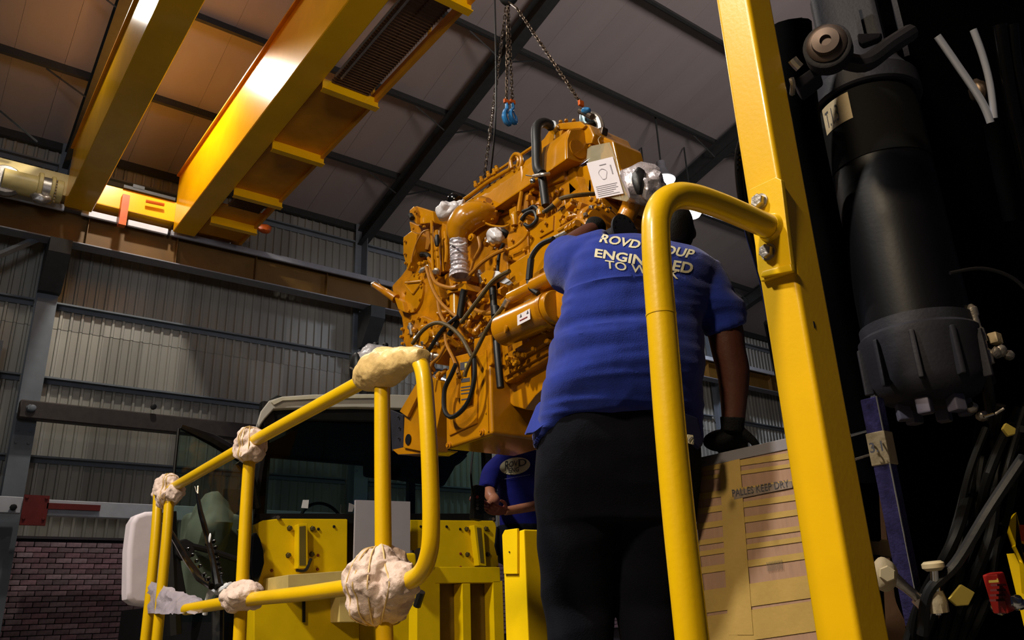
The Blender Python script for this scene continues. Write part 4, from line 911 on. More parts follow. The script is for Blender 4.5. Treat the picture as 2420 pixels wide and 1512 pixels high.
for q in ((752, 1250), (789, 1244), (751, 1312), (750, 1345), (642, 1348), (994, 1244), (1055, 1244), (1087, 1250), (1088, 1308), (1088, 1340), (1176, 1340), (1116, 1246)):
    MB().hexbolt(pY(q[0], q[1], CYF-.03), (0, -1, 0), .010, .012).build('panel_bolt', REDP if q[1] > 1300 else BLACKM, cab)
MB().tube([pY(700, 1347, CYF-.12), pY(722, 1347, CYF-.12), pY(735, 1320, CYF-.1)], .012, 6).build('black_strap', BLACK, cab)
MB().tube([pY(1090, 1343, CYF-.12), pY(1148, 1341, CYF-.12)], .010, 6).build('black_strap', BLACK, cab)
# dark oval mirror at the left edge
MB().prism([pY(a, b, CYF-.16) for a, b in ((598, 1262), (606, 1255), (616, 1272), (624, 1300), (626, 1330), (618, 1360), (606, 1390), (597, 1384), (592, 1330))], V(0, .06, 0)).bevel(.015).build('oval_mirror', BLACKG, cab)
# yellow hood top, its light painted in as cream, and lower body
cp('hood_step', [(680, 1358), (850, 1346), (854, 1364), (700, 1396), (680, 1394)], CYF-.5, .5, CREAM, .006, 'yellow sloping step, its lit top painted in as cream')
cp('lower_body', [(600, 1400), (850, 1380), (850, 1560), (600, 1560)], CYF-.3, .4, YEL2, .01)
cp('lower_body', [(850, 1352), (970, 1352), (970, 1560), (850, 1560)], CYF-.2, .4, YEL2, .01)
cp('cream_block', [(802, 1410), (838, 1404), (840, 1470), (802, 1470)], CYF-.45, .2, CREAM, .006)
cp('dark_joint', [(716, 1410), (722, 1410), (722, 1470), (716, 1470)], CYF-.33, .02, BLACK, .001)
m = MB().bb((xl-.1, CYF+.1, .35), (xr+.1, CYF+3.5, zb-.6)); m.build('chassis', BLACKM, cab)
for x in (xl+.1, xr-.1):
    MB().lathe((x, CYF+.9, .55), (1, 0, 0), [(-.2, .45), (-.17, .55), (.17, .55), (.2, .45), (.2, .25), (.15, .2)], 32).build('wheel', BLACK, cab)
# open side door glass at the left of the cab
dr = cp('door_glass', [(424, 1012), (596, 1092), (598, 1300), (560, 1470), (408, 1470), (400, 1230), (414, 1100)], CYF-.1, .01, GLASS, .001)
for a, b, r in (((422, 1012), (410, 1130), .012), ((410, 1130), (400, 1210), .02), ((400, 1210), (412, 1500), .05)): MB().tube([pY(*a, CYF-.1), pY(*b, CYF-.1)], r, 8, smooth=False).build('door_frame', BLACK, cab)
cp('door_frame', [(398, 1240), (412, 1268), (425, 1300), (430, 1340), (448, 1440), (404, 1440), (396, 1330)], CYF-.14, .05, BLACK, .01)
cp('door_latch', [(416, 1278), (440, 1272), (458, 1282), (462, 1300), (455, 1316), (430, 1325), (416, 1310)], CYF-.18, .06, BLACKM, .012)
MB().tube([pY(452, 1290, CYF-.16), pY(500, 1302, CYF-.14), pY(560, 1322, CYF-.12), pY(598, 1335, CYF-.1)], .022, 8).build('door_bar', BLACKM, cab)
MB().tube([pY(428, 1008, CYF-.12), pY(500, 1038, CYF-.12), pY(570, 1078, CYF-.12)], [.02, .045, .05], 8, smooth=False).build('door_top_bar', BLACKG, cab)
MB().tube([pY(566, 1090, CYF-.08), pY(590, 1130, CYF-.06), pY(606, 1200, CYF-.02)], .04, 8).build('pillar', BLACK, cab)
MB().blob(pY(500, 1240, CYF+.5), (.16, .2, .26), .35, 5, 3).build('wrapped_seat_head', GREENB, cab, 'pale plastic-wrapped seat headrest')
MB().bb(pY(418, 1450, CYF+.7), pY(560, 1220, CYF+.9)).bevel(.06, 3).build('seat_back', GREENB, cab)
MB().bb((pY(408, 1500, CYF).x, CYF-.1, .9), (xl+.1, CYF+1.0, 1.45)).build('side_step', BLACKM, cab)
# white covered board in front of the cab, wrapped mirror, wrapped roof lamp
zs_ = pY(905, 1352, CYF-.2).z
b_ = [pY(836, 1340, CYF-.14), pY(970, 1345, CYF-.14), pY(970, 1185, CYF-.14), pY(840, 1181, CYF-.14)]; b_[0].z = b_[1].z = zs_
MB().prism(b_, V(0, .02, 0)).bevel(.003).solo('white_board', mat('board_grey_white', (164, 160, 168), .6, var=.03), 'plain pale grey board standing upright before the cab', 'board')
t = thing('wrapped_mirror', 'tall mirror wrapped in white foam left of the two yellow posts', 'mirror', pY(345, 1430, 5.2))
MB().prism([pY(a, b, 5.2) for a, b in ((300, 1400), (302, 1300), (310, 1235), (322, 1216), (345, 1208), (384, 1206), (388, 1320), (384, 1425), (350, 1432), (318, 1428), (301, 1416))], V(0, .16, 0)).bevel(.03, 3, 1.2).build('foam_cover', mat('white_foam_cover', (214, 204, 212), .6, var=.05, scale=6, bump=.25, bscale=8), t)
MB().tube([pY(352, 1430, 5.28), pY(352, 1560, 5.28)], .03, 8, smooth=False).build('mirror_arm', YEL, t)
MB().tube([pY(352, 1560, 5.28), V(pY(352, 1560, 5.28).x, 5.28, 0.0)], .04, 8, smooth=False).build('mirror_stand', BLACK, t)
t = thing('wrapped_beacon', 'round beacon housing wrapped in clear film behind the taped rail joint', 'beacon', pY(880, 930, 6.5))
MB().blob(pY(888, 856, 6.5), (.20, .16, .16), .2, 9, 4).build('film_wrap', PLAST, t)
MB().lathe(pY(905, 852, 6.42), (0, -1, .1), [(0, .13), (.02, .125), (.03, .09)], 20).build('grille', CAST, t)
MB().blob(pY(840, 868, 6.5), (.05, .08, .15), .1, 5, 3).build('black_side', BLACK, t)
for q in ((888, 814), (911, 815)): MB().blob(pY(q[0], q[1], 6.5), (.03, .03, .025), .1, 5, 2).build('black_knob', BLACK, t)
MB().tube([pY(827, 868, 6.4), pY(850, 882, 6.4)], .008, 6, smooth=False).build('clip_wire', DULLM, t)
MB().bb(pY(860, 935, 6.5)-V(0, .05, .02), pY(915, 880, 6.5)+V(0, .1, 0)).build('pedestal', BLACKM, t)

# ================================================================== YELLOW POST AND FRAME low in the middle
t = thing('yellow_bollard', 'short square yellow post with a capped top at the worker\'s left leg', 'post', pX(1230, 1440, 2.05))
q = pX(1238, 1250, 2.05); zt2 = q.z
q2 = pX(1187, 1262, 2.05)
MB().prism([V(2.05, q.y, 0.0), V(2.05, q2.y, 0.0), V(2.05, q2.y, zt2-.01), V(2.05, q.y, zt2)], V(.10, -.0, 0)).bevel(.008, 2).build('post', YEL2, t)
MB().prism([pX(a, b, 2.038) for a, b in ((1186, 1264), (1192, 1252), (1222, 1248), (1222, 1356), (1190, 1356))], V(.012, 0, 0)).bevel(.003).build('side_plate', YEL2, t)
MB().hexbolt(pX(1204, 1304, 2.036), (-1, 0, 0), .003, .003).build('rivet', BLACKM, t)
t = thing('recessed_guard', 'low yellow steel frame with two square recesses in front of the cab', 'frame', pY(1100, 1500, 5.3))
for a, b, c_, d_ in ((1028, 1340, 1182, 1378), (1028, 1378, 1040, 1560), (1095, 1378, 1112, 1560), (1170, 1372, 1188, 1560), (985, 1340, 1030, 1560)):
    MB().bb(pY(a, d_, 5.3), pY(c_, b, 5.3)+V(0, .12, 0)).bevel(.006).build('frame_bar', YEL2, t)
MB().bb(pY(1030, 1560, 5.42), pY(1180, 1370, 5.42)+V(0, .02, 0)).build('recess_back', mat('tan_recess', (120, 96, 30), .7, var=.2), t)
MB().prism([pY(a, b, 5.2) for a, b in ((942, 1330), (950, 1308), (984, 1305), (986, 1326), (984, 1340), (950, 1345))], V(0, .2, 0)).bevel(.02).build('tank_cap', YEL2, t)
MB().cyl(pY(974, 1300, 5.25), pY(974, 1308, 5.25), .012, 8).build('cap_stud', CHROME, t)
MB().cyl(pY(988, 1318, 5.3), pY(1002, 1318, 5.3), .07, 14).build('dark_hose_end', BLACK, t)
MB().tube([pX(996, 1398, 1.5), pX(985, 1432, 1.5)], .014, 8, smooth=False).build('black_grip', BLACK, t)
MB().bb(V(pY(985, 1560, 5.3).x, 5.3, 0), V(pY(1188, 1560, 5.3).x, 5.44, pY(1100, 1560, 5.3).z+.02)).build('frame_base', YEL2, t)

# ================================================================== RIGHT: SQUARE POST with bolted HANDRAIL
qa, qb, qc = pD(1788.5, 635.6, 1.5), pD(1879, 635.6, 1.46), pD(1935.6, 635.6, 1.5)
PX0 = 1.262
ya, yb = pX(1790, 640, PX0).y, pX(1880, 640, PX0).y
xc = PX0+.092
t = thing('square_post', 'tall glossy yellow square post in the right foreground', 'post', V((PX0+xc)/2, (ya+yb)/2, 0))
po = MB().bb((PX0, yb, 0), (xc, ya, 4.2)).bevel(.009, 7).build('post', PEEL, t)
for f_ in po.data.polygons: f_.use_smooth = False
MB().box(pX(1926, 770, PX0-.0005) if False else V(PX0+.03, yb-.0005, pX(1926, 770, 1.3).z), (.004, .001, .012)).build('paint_chip', BLACKM, t)
t = thing('handrail', 'bent yellow tubular handrail bolted to the square post', 'handrail', pX(1640, 1500, 1.1))
pm_ = [pX(a, b, PX0-.012) for a, b in ((1771, 447), (1833, 418), (1846, 424), (1872, 640), (1797, 665), (1790, 640))]
plt_ = MB().prism(pm_, V(.012, 0, 0)).bevel(.002).build('mounting_plate', YEL, t)
MB().prism([pX(a, b, PX0-.022) for a, b in ((1796, 655), (1800, 640), (1868, 622), (1872, 640))], V(.012, 0, 0)).bevel(.003).build('plate_lip', YEL, plt_)
for q in ((1798, 477), (1817, 596)):
    b = pX(q[0], q[1], PX0-.012)
    MB().lathe(b, (-1, 0, 0), [(0, .0165), (.003, .0165)], 24).build('washer', DULLM, t)
    MB().lathe(b, (-1, 0, 0), [(.003, .0138), (.014, .0138), (.0155, .0125)], 6).build('bolt', DULLM, t)
e = pX(1822, 538, PX0-.01)
HY = e.y
hp = [e, pY(1740, 502, HY), pY(1690, 482, HY)]
arc = [(1640, 466), (1600, 463), (1568, 480), (1552, 515), (1550, 560)]
hp += [pY(a, b, HY) for a, b in arc]
hp += [pY(1554, 640, HY), pY(1567, 800, HY), pY(1583, 1000, HY), pY(1604, 1220, HY), pY(1628, 1440, HY), pY(1650, 1640, HY)]
MB().tube(hp, .0235, 28, seg=8).build('tube', YEL, t)
MB().lathe(e, (-1, 0, 0), [(-.002, .030), (.006, .027), (.012, .0245)], 28).build('weld_collar', YEL, t)
MB().tube([pY(1562, 742, HY), pY(1562.4, 746, HY)], .0242, 28, smooth=False).build('weld_ring', YEL, t)
b = hp[-1]; MB().tube([b, V(b.x, b.y, .0)], .0235, 20, smooth=False).build('lower_tube', YEL, t)

# ================================================================== CARDBOARD CRATE with tape
BX = 2.15
q1, q2 = pX(1960, 1012, BX), pX(1640, 1092, BX)
t = thing('cardboard_box', 'taped cardboard box under the worker\'s right hand, beside the square post', 'box', V(BX+.2, (q1.y+q2.y)/2, DZ))
zt3 = pX(1760, 1062, BX).z
m = MB().bb((BX, q1.y-.05, DZ), (BX+.5, q2.y+.02, zt3)).bevel(.004).build('carton', CARD, t)
MB().bb((BX-.004, q1.y-.05, zt3-.028), (BX+.5, q2.y+.02, zt3+.006)).bevel(.002).build('metal_edging', mat('zinc_edge', (150, 146, 152), .35, .5), t, 'grey metal edging')
def strip(px, name='tape', mm=TAPE, dx=-.0025): return MB().prism([pX(a, b, BX+dx) for a, b in px], V(.001, 0, 0)).build(name, mm, t)
rows = [(1070, 1084), (1096, 1105), (1135, 1150), (1170, 1184), (1206, 1220), (1246, 1258), (1272, 1284), (1310, 1326), (1366, 1420), (1428, 1500)]
for a, b in rows:
    s_ = .20
    strip([(1642, a+s_*90*.9+16), (1930, a-10), (1934, b-10), (1642, b+s_*90*.9+16)])
strip([(1722, 1090), (1748, 1084), (1780, 1500), (1742, 1500)], dx=-.004)
strip([(1700, 1096), (1722, 1090), (1742, 1500), (1722, 1500)], dx=-.003)
strip([(1732, 1160), (1870, 1136), (1873, 1152), (1735, 1180)], 'print_band', mat('grey_print_band', (112, 98, 86), .7, var=.2, scale=60), -.0045)
text_on('PALLES KEEP DRY', [pX(1734, 1174, BX), pX(1868, 1150, BX), pX(1865, 1133, BX), pX(1732, 1157, BX)], 'print', INK, t, off=.006, cuts=0)
text_on('|||||||||||', [pX(1816, 1350, BX), pX(1852, 1344, BX), pX(1850, 1322, BX), pX(1814, 1328, BX)], 'print', mat('faint_box_ink', (96, 84, 70), .8), t, off=.006, cuts=0)

# ================================================================== PEOPLE
def ring(L, R, thick, n=28, p=2.3, back=1.0, lift=None):
    """closed cross-section between the left and right silhouette points; depth axis is horizontal"""
    c = (L+R)/2; a = (R-L)/2; d = Vector((-a.y, a.x, 0)).normalized()
    if d.dot(c-EYE) < 0: d = -d
    out = []
    for k in range(n):
        t_ = 2*PI*k/n; cu, su = math.cos(t_), math.sin(t_)
        x_ = math.copysign(abs(cu)**(2/p), cu); y_ = math.copysign(abs(su)**(2/p), su)
        q = c+a*x_+d*(y_*thick/2*(1.0 if y_ > 0 else back))
        if lift: q = q+V(0, 0, lift(x_, y_))
        out.append(q)
    return out
def limb(m, pts, n=14, seg=5): return m.tube([p for p, r in pts], [r for p, r in pts], n, seg=seg)
def glove(m, wrist, knuck, up, s=1.0, curl=.5, thumb=1, spreadf=.022):
    """hand: palm from wrist to knuckles, four fingers curling about -up, thumb leaving the side near the wrist"""
    f = (knuck-wrist).normalized(); up = (up-f*up.dot(f)).normalized(); sd = f.cross(up).normalized(); L = (knuck-wrist).length
    r0 = [wrist+sd*.026*s*x+up*.019*s*y for x, y in [(math.cos(2*PI*k/12), math.sin(2*PI*k/12)) for k in range(12)]]
    r1 = [wrist+f*L*.45+sd*.041*s*x+up*.017*s*y for x, y in [(math.cos(2*PI*k/12), math.sin(2*PI*k/12)) for k in range(12)]]
    r2 = [knuck+sd*.043*s*x+up*.014*s*y for x, y in [(math.cos(2*PI*k/12), math.sin(2*PI*k/12)) for k in range(12)]]
    m.loft([r0, r1, r2])
    for i, (o_, l_) in enumerate(((-.033, .066), (-.011, .078), (.011, .073), (.032, .058))):
        p0 = knuck-f*.015+sd*o_*s; c1 = curl*.6; c2 = curl*1.5; c3 = curl*2.2; fan = sd*(o_*3.0)
        def dr(c): return (f*math.cos(c)-up*math.sin(c)+fan*.5).normalized()
        p1 = p0+dr(c1)*l_*.52*s+f*.015; p2 = p1+dr(c2)*l_*.32*s; p3 = p2+dr(c3)*l_*.27*s
        m.tube([p0, p1, p2, p3], [.0108*s, .0102*s, .0092*s, .0076*s], 10, seg=3)
    b = wrist+f*L*.25+sd*thumb*.03*s; b1 = b+(f*.5+sd*thumb*.8-up*.2).normalized()*.036*s; b2 = b1+(f*.85+sd*thumb*.35-up*.35*curl).normalized()*.032*s; b3 = b2+(f*.9+sd*thumb*.0-up*.6*curl).normalized()*.026*s
    m.tube([b-f*.01, b1, b2, b3], [.014*s, .0125*s, .011*s, .0085*s], 10, seg=3)
def head_mesh(c, face, up, s=1.0):
    """skull with brow, nose, mouth, chin and ears; face = looking direction"""
    f = face.normalized(); up = (up-f*up.dot(f)).normalized(); sd = f.cross(up).normalized(); m = MB()
    r = bmesh.ops.create_uvsphere(m.bm, u_segments=32, v_segments=24, radius=1)
    for v in r['verts']:
        x, y, z = v.co
        w_ = .078*(1-.20*max(0, -z)**1.4-.05*max(0, y)); d_ = (.098 if y < 0 else .092)*(1-.16*max(0, -z)*(1 if y < 0 else .2)); h_ = .118
        if y < 0 and z < -.2: d_ *= (1-.35*(-z-.2))
        yy = y*d_
        if y > .6 and -.3 < z < .15: yy += .002
        if y > .8: yy += .012*math.exp(-((x/.16)**2+((z+.10)/.18)**2))*1.9
        if y > .5: yy -= .006*math.exp(-(((abs(x)-.38)/.16)**2+((z-.05)/.10)**2))
        if y > .6: yy += .005*math.exp(-((x/.35)**2+((z+.42)/.07)**2)); yy -= .003*math.exp(-((x/.4)**2+((z+.42)/.02)**2))
        if y > .2: yy += .010*math.exp(-((x/.4)**2+((z+.85)/.2)**2))
        v.co = c+(sd*(x*w_)+f*yy+up*(z*h_))*s
    for sg in (-1, 1):
        e = c+(sd*sg*.079-up*.012-f*.004)*s
        m.blob(e, (.011*s, .02*s, .032*s), .08, 20, 2, rot=Matrix((sd, f, up)).transposed())
        m.blob(c+(sd*sg*.031+f*.084+up*.008)*s, (.012*s, .006*s, .008*s), 0, 5, 2, rot=Matrix((sd, f, up)).transposed())
    return m
def fold(m, amp, dirv, fr, region=None):
    m.bm.normal_update()
    for v in m.bm.verts:
        p = v.co; u = p.dot(dirv)
        k = region(p) if region else 1
        q = V(p.x*2.2, p.y*2.2, p.z*fr); nz_ = noise.noise(q+V(0, 0, 0)); rdg = (1-abs(nz_)*2.4)
        v.co = p+v.normal*(amp*k*max(-.6, rdg)*.8+.003*noise.noise(p*9))
    return m

# ---- worker with his back to the camera, left hand on the engine, right hand on the box
man = thing('person', 'big worker seen from behind in a blue printed T-shirt, leaning on the cardboard box', 'person', pD(1455, 1490, 2.72)*1.0)
man.location.z = DZ; ROOT[man.name] = Vector(man.location)
D0 = 2.70
tor = [ # (xl, yl, xr, yr, thickness, D)
    (1262, 1046, 1652, 1046, .40, 2.68), (1268, 1000, 1650, 1010, .42, 2.68), (1280, 950, 1650, 955, .44, 2.68), (1291, 900, 1653, 905, .45, 2.68), (1301, 850, 1652, 860, .44, 2.69),
    (1314, 800, 1648, 815, .42, 2.70), (1327, 750, 1652, 768, .39, 2.71), (1335, 700, 1668, 728, .37, 2.72), (1339, 660, 1684, 692, .36, 2.73), (1345, 622, 1694, 664, .33, 2.74), (1372, 590, 1690, 640, .28, 2.75), (1420, 572, 1665, 618, .21, 2.76), (1475, 566, 1630, 600, .15, 2.77)]
m = MB()
def lift0(x_, y_): return (.075*(1-min(1, abs(x_))**5)-.012)
rr = []
for i, (xl_, yl_, xr_, yr_, th, D) in enumerate(tor):
    rr.append(ring(pD(xl_, yl_, D), pD(xr_, yr_, D), th, 36, 2.4, 1.0, (lambda x_, y_: lift0(x_, y_)) if i == 0 else ((lambda x_, y_: lift0(x_, y_)*.35) if i == 1 else None)))
m.loft(rr)
limb(m, [(pD(1440, 622, 2.76), .115), (pD(1385, 630, 2.80), .112), (pD(1352, 628, 2.90), .100), (pD(1341, 612, 3.02), .090)], 20)
limb(m, [(pD(1640, 665, 2.74), .105), (pD(1672, 700, 2.72), .092), (pD(1700, 740, 2.71), .078), (pD(1716, 779, 2.70), .072)], 20)
m = remesh(m, .0075, 9, .6)
zlo, zhi = pD(1450, 1000, D0).z, pD(1450, 700, D0).z
def reg_(p):
    k = 1.0 if p.z < zhi else .35
    return k
fold(m, .013, V(0, 0, 1), 11.0, reg_); fold(m, .006, V(0, 0, 1), 26.0, reg_)
# pulled-down corner of the hem at the left
shirt = m.build('shirt', SHIRT, man, 'blue T-shirt with printed lettering')
ht = MB()
hl_ = pD(1262, 1010, 2.66)
ht.prism([pD(1274, 948, 2.70), pD(1243, 1024, 2.64), pD(1262, 1022, 2.60), pD(1300, 990, 2.56), pD(1352, 962, 2.54), pD(1350, 930, 2.56)], V(.02, .04, 0)).bevel(.008, 2)
ht.build('shirt_tail', SHIRT, shirt)
bv = bvh_of(shirt)
def txt(body, q, bold=0.0, bend=0.0):
    text_on(body, [pD(a, b, 2.5) for a, b in q], 'print', PRINT, man, .0025, bv, bold, bend, cuts=2)
txt('ENGINEERED', [(1405, 608), (1633, 648), (1640, 622), (1408, 588)], .03)
txt('TO WORK', [(1432, 634), (1602, 660), (1607, 639), (1430, 615)], .012)
txt('ROVD GROUP', [(1416, 573), (1634, 612), (1644, 592), (1425, 554)], .028)
# head, neck, arms: one continuous body under the clothes
bd = head_mesh(pD(1583, 542, 2.80), V(.45, .85, -.28), V(.1, .15, 1), 1.0)
limb(bd, [(pD(1560, 640, 2.76), .075), (pD(1572, 600, 2.77), .066), (pD(1580, 570, 2.79), .058)], 16)
bd.loft([ring(pD(a+18, b, D), pD(c_-18, d, D), max(.1, th-.06), 24, 2.2) for a, b, c_, d, th, D in tor[::2]])
elbL = pD(1338, 606, 3.04)
limb(bd, [(pD(1440, 622, 2.76), .08), (pD(1370, 622, 2.88), .062), (elbL, .052), (pD(1352, 582, 3.10), .050), (pD(1384, 555, 3.14), .040), (pD(1404, 542, 3.17), .033)], 16)
limb(bd, [(pD(1650, 672, 2.74), .075), (pD(1706, 760, 2.70), .062), (pD(1722, 830, 2.68), .056), (pD(1733, 880, 2.67), .054), (pD(1734, 950, 2.655), .043), (pD(1732, 1012, 2.64), .034)], 18)
bd = remesh(bd, .007, 3, .5)
body = bd.build('body', SKIN, man)
hr = MB(); hc = pD(1583, 542, 2.80); hf = V(.45, .85, -.28).normalized(); hu = (V(.1, .15, 1)-hf*V(.1, .15, 1).dot(hf)).normalized(); hs = hf.cross(hu)
r = bmesh.ops.create_uvsphere(hr.bm, u_segments=36, v_segments=28, radius=1)
kill = []
for v in r['verts']:
    x, y, z = v.co
    if z < -.80 or (y > -.2 and z < -.42) or (y > .55 and z < .45) or (abs(x) > .85 and z < .05): kill.append(v)
    d_ = .1005 if y < 0 else .0945
    if z < -.2: d_ *= (1-.35*(-z-.2)) if y < 0 else 1
    v.co = hc+hs*(x*.0805)+hf*(y*d_)+hu*(z*.1205)
bmesh.ops.delete(hr.bm, geom=kill, context='VERTS')
hr.build('hair', HAIR, man, 'close-cropped black hair')
# trousers, boots
tp = MB()
wst = [ring(pD(1300, 925, 2.69), pD(1640, 930, 2.69), .36, 30, 2.4), ring(pD(1286, 965, 2.69), pD(1642, 970, 2.69), .38, 30, 2.4), ring(pD(1268, 1010, 2.69), pD(1646, 1010, 2.69), .37, 30, 2.4), ring(pD(1266, 1060, 2.69), pD(1650, 1060, 2.69), .39, 30, 2.4), ring(pD(1264, 1130, 2.70), pD(1650, 1130, 2.70), .38, 30, 2.5), ring(pD(1266, 1200, 2.71), pD(1645, 1200, 2.71), .36, 30, 2.5), ring(pD(1270, 1240, 2.71), pD(1640, 1240, 2.71), .33, 30, 2.5)]
tp.loft(wst)
for xa, xb, x2a, x2b, x3 in ((1267, 1460, 1284, 1450, 1372), (1450, 1640, 1458, 1606, 1530)):
    rg = [ring(pD(xa, 1180, 2.71), pD(xb, 1180, 2.71), .31, 24, 2.1), ring(pD(xa+4, 1300, 2.72), pD(xb-6, 1300, 2.72), .27, 24, 2.1), ring(pD(x2a, 1437, 2.74), pD(x2b, 1437, 2.74), .22, 24, 2.1)]
    k = pD((x2a+x2b)/2, 1437, 2.74)
    for zz, rad in ((1.38, .092), (1.26, .085)):
        rg.append([V(k.x+rad*math.cos(2*PI*j/24)*.9, k.y+rad*math.sin(2*PI*j/24), zz) for j in range(24)])
    u0 = (pD(xb, 1180, 2.7)-pD(xa, 1180, 2.7)).normalized(); ang0 = math.atan2(u0.y, u0.x)
    for q in range(3, 5):
        rg[q] = [V(k.x+.088*math.cos(2*PI*j/24+ang0), k.y+.088*math.sin(2*PI*j/24+ang0), (1.38, 1.22)[q-3]) for j in range(24)]
    tp.loft(rg)
tp = remesh(tp, .010, 6, .6); fold(tp, .008, V(0, 0, 1), 6.0)
trs = tp.build('trousers', TROU, man, 'dark navy work trousers')
hp_ = MB().prism([pD(1575, 960, 2.44), pD(1650, 985, 2.52), pD(1664, 1045, 2.52), pD(1655, 1060, 2.5), pD(1600, 1010, 2.46)], V(.02, .03, 0)).bevel(.008); hp_.build('shirt_hem', mat('shirt_hem_shaded', (14, 22, 66), .85), shirt)  # right hem: shade painted in as a darker shirt blue
lb = [pD(1624, 1046, 2.43), pD(1640, 1050, 2.43), pD(1638, 1028, 2.43), pD(1625, 1026, 2.43)]
MB().prism(lb, V(.003, .004, 0)).build('trouser_label', PRINT, trs)
MB().tube([lb[0]*.8+lb[2]*.2-V(.002, .003, 0), lb[0]*.3+lb[2]*.7-V(.002, .003, 0), lb[1]*.5+lb[2]*.5-V(.002, .003, 0), lb[1]*.7+lb[0]*.3-V(.002, .003, 0)], .0015, 4).build('label_print', INK, trs)
for xk in (1372, 1530):
    k = pD(xk, 1437, 2.74)
    bt = MB().tube([V(k.x, k.y, 1.30), V(k.x, k.y, 1.22), V(k.x+.03, k.y+.03, 1.19), V(k.x+.11, k.y+.11, 1.185)], [.06, .062, .052, .045], 14)
    bt.box((k.x+.04, k.y+.04, DZ+.012), (.22, .09, .024), Matrix.Rotation(PI/4, 3, 'Z')); bt.build('boot', BLACK, man)
# gloves
g = MB(); wL = pD(1400, 545, 3.17); glove(g, wL, wL+V(.055, .045, .03), V(-.3, -.2, .8), 1.08, .75, -1)
g.tube([pD(1389, 552, 3.15), wL], [.040, .038], 14, smooth=False); g.blob(wL+V(.02, .0, .022), (.046, .04, .042), .1, 12, 3)
remesh(g, .0045, 2).build('glove', GLOVE, man)
g = MB(); wR = pD(1731, 1018, 2.64); kR = V(2.19, pX(1752, 1062, 2.2).y+.02, zt3+.04)
glove(g, wR, kR, V(.25, -.05, 1), 1.1, .55, 1); g.tube([pD(1731, 985, 2.645), wR], [.041, .037], 14, smooth=False); g.blob(kR+V(-.03, .03, .01), (.055, .055, .035), .12, 12, 3)
remesh(g, .0045, 2).build('glove', GLOVE, man)

# ---- second worker beyond the engine, facing the camera, holding the pendant control
m2 = thing('person', 'second worker in a dark blue T-shirt with an oval chest logo, holding a crane control', 'person', V(pY(1215, 1100, 5.05).x, 5.05, 0))
D2 = 5.05
def q2_(x, y, dy=0): return pY(x, y, D2+dy)
t3 = [(1186, 1262, 1330, 1262, .25), (1187, 1215, 1326, 1215, .26), (1183, 1170, 1320, 1170, .27), (1178, 1130, 1318, 1130, .27), (1168, 1100, 1325, 1102, .24), (1172, 1080, 1322, 1084, .20), (1198, 1066, 1300, 1068, .14)]
m = MB(); m.loft([ring(q2_(a, b), q2_(c_, d), th, 30, 2.3) for a, b, c_, d, th in t3])
limb(m, [(q2_(1190, 1092), .085), (q2_(1166, 1112), .078), (q2_(1156, 1138, -.02), .072), (q2_(1152, 1158, -.05), .068)], 16)
limb(m, [(q2_(1300, 1092), .085), (q2_(1326, 1112), .078), (q2_(1334, 1140, -.02), .072), (q2_(1334, 1158, -.05), .068)], 16)
m = remesh(m, .010, 6, .6); fold(m, .007, V(0, 0, 1), 6)
sh2 = m.build('shirt', SHIRT2, m2); bv2 = bvh_of(sh2)
hd = q2_(1243, 1020, .0)
b2 = head_mesh(hd, V(-.35, -.9, -.2), V(0, 0, 1), 1.0)
limb(b2, [(q2_(1243, 1085), .07), (q2_(1243, 1060), .06), (hd-V(0, 0, .05), .055)], 14)
b2.loft([ring(q2_(a+12, b), q2_(c_-12, d), max(.1, th-.05), 20, 2.2) for a, b, c_, d, th in t3])
limb(b2, [(q2_(1190, 1092), .06), (q2_(1160, 1130), .05), (q2_(1158, 1166, -.08), .046), (q2_(1168, 1182, -.14), .044), (q2_(1160, 1192, -.25), .036), (q2_(1150, 1194, -.32), .029)], 14)
limb(b2, [(q2_(1300, 1092), .06), (q2_(1332, 1140), .05), (q2_(1330, 1180, -.08), .046), (q2_(1260, 1196, -.3), .038), (q2_(1192, 1208, -.36), .030)], 14)
remesh(b2, .008, 3).build('body', SKINL, m2)
r = MB(); r.blob(hd+V(.03, .03, .03), (.086, .098, .1), .02, 8, 3); r.build('hair', HAIR, m2)
g = MB(); w_ = q2_(1192, 1208, -.36); glove(g, w_, w_+V(-.085, -.02, .0), V(-.1, -.5, -.6), 1.05, .5, 1); remesh(g, .005, 2).build('hand', mat('reddish_skin', (132, 66, 54), .5), m2)
g = MB(); w_ = q2_(1152, 1194, -.34); glove(g, w_, w_+V(-.075, -.02, .035), V(.1, -.5, .7), 1.05, .6, -1); remesh(g, .005, 2).build('hand', mat('reddish_skin', (132, 66, 54), .5), m2)
MB().prism([q2_(1176, 1244), q2_(1172, 1290), q2_(1178, 1312), q2_(1184, 1310), q2_(1186, 1262)], V(0, .02, 0)).build('apron_tie', TROU, m2)
tp = MB(); tp.loft([ring(q2_(1180, 1240), q2_(1330, 1240), .27, 24), ring(q2_(1182, 1330), q2_(1328, 1330), .28, 24)])
for xa, xb in ((1184, 1256), (1254, 1326)):
    a_, b_ = q2_(xa, 1320), q2_(xb, 1320); k = (a_+b_)/2
    tp.tube([k, V(k.x, k.y, 1.4), V(k.x, k.y, .9), V(k.x, k.y, .62)], [.10, .095, .085, .08], 16)
remesh(tp, .012, 5).build('trousers', TROU, m2)
for xa in (1220, 1290):
    k = q2_(xa, 1320); MB().tube([V(k.x, k.y, .7), V(k.x, k.y, .58), V(k.x-.04, k.y-.1, .55), V(k.x-.06, k.y-.18, .54)], [.06, .06, .055, .04], 12).build('boot', BLACK, m2)
MB().bb((m2.location.x-.16, 4.75, 0), (m2.location.x+.6, 5.25, .51)).bevel(.01).solo('work_platform', BLACKM, 'low dark platform under the second worker, beyond the engine', 'platform')
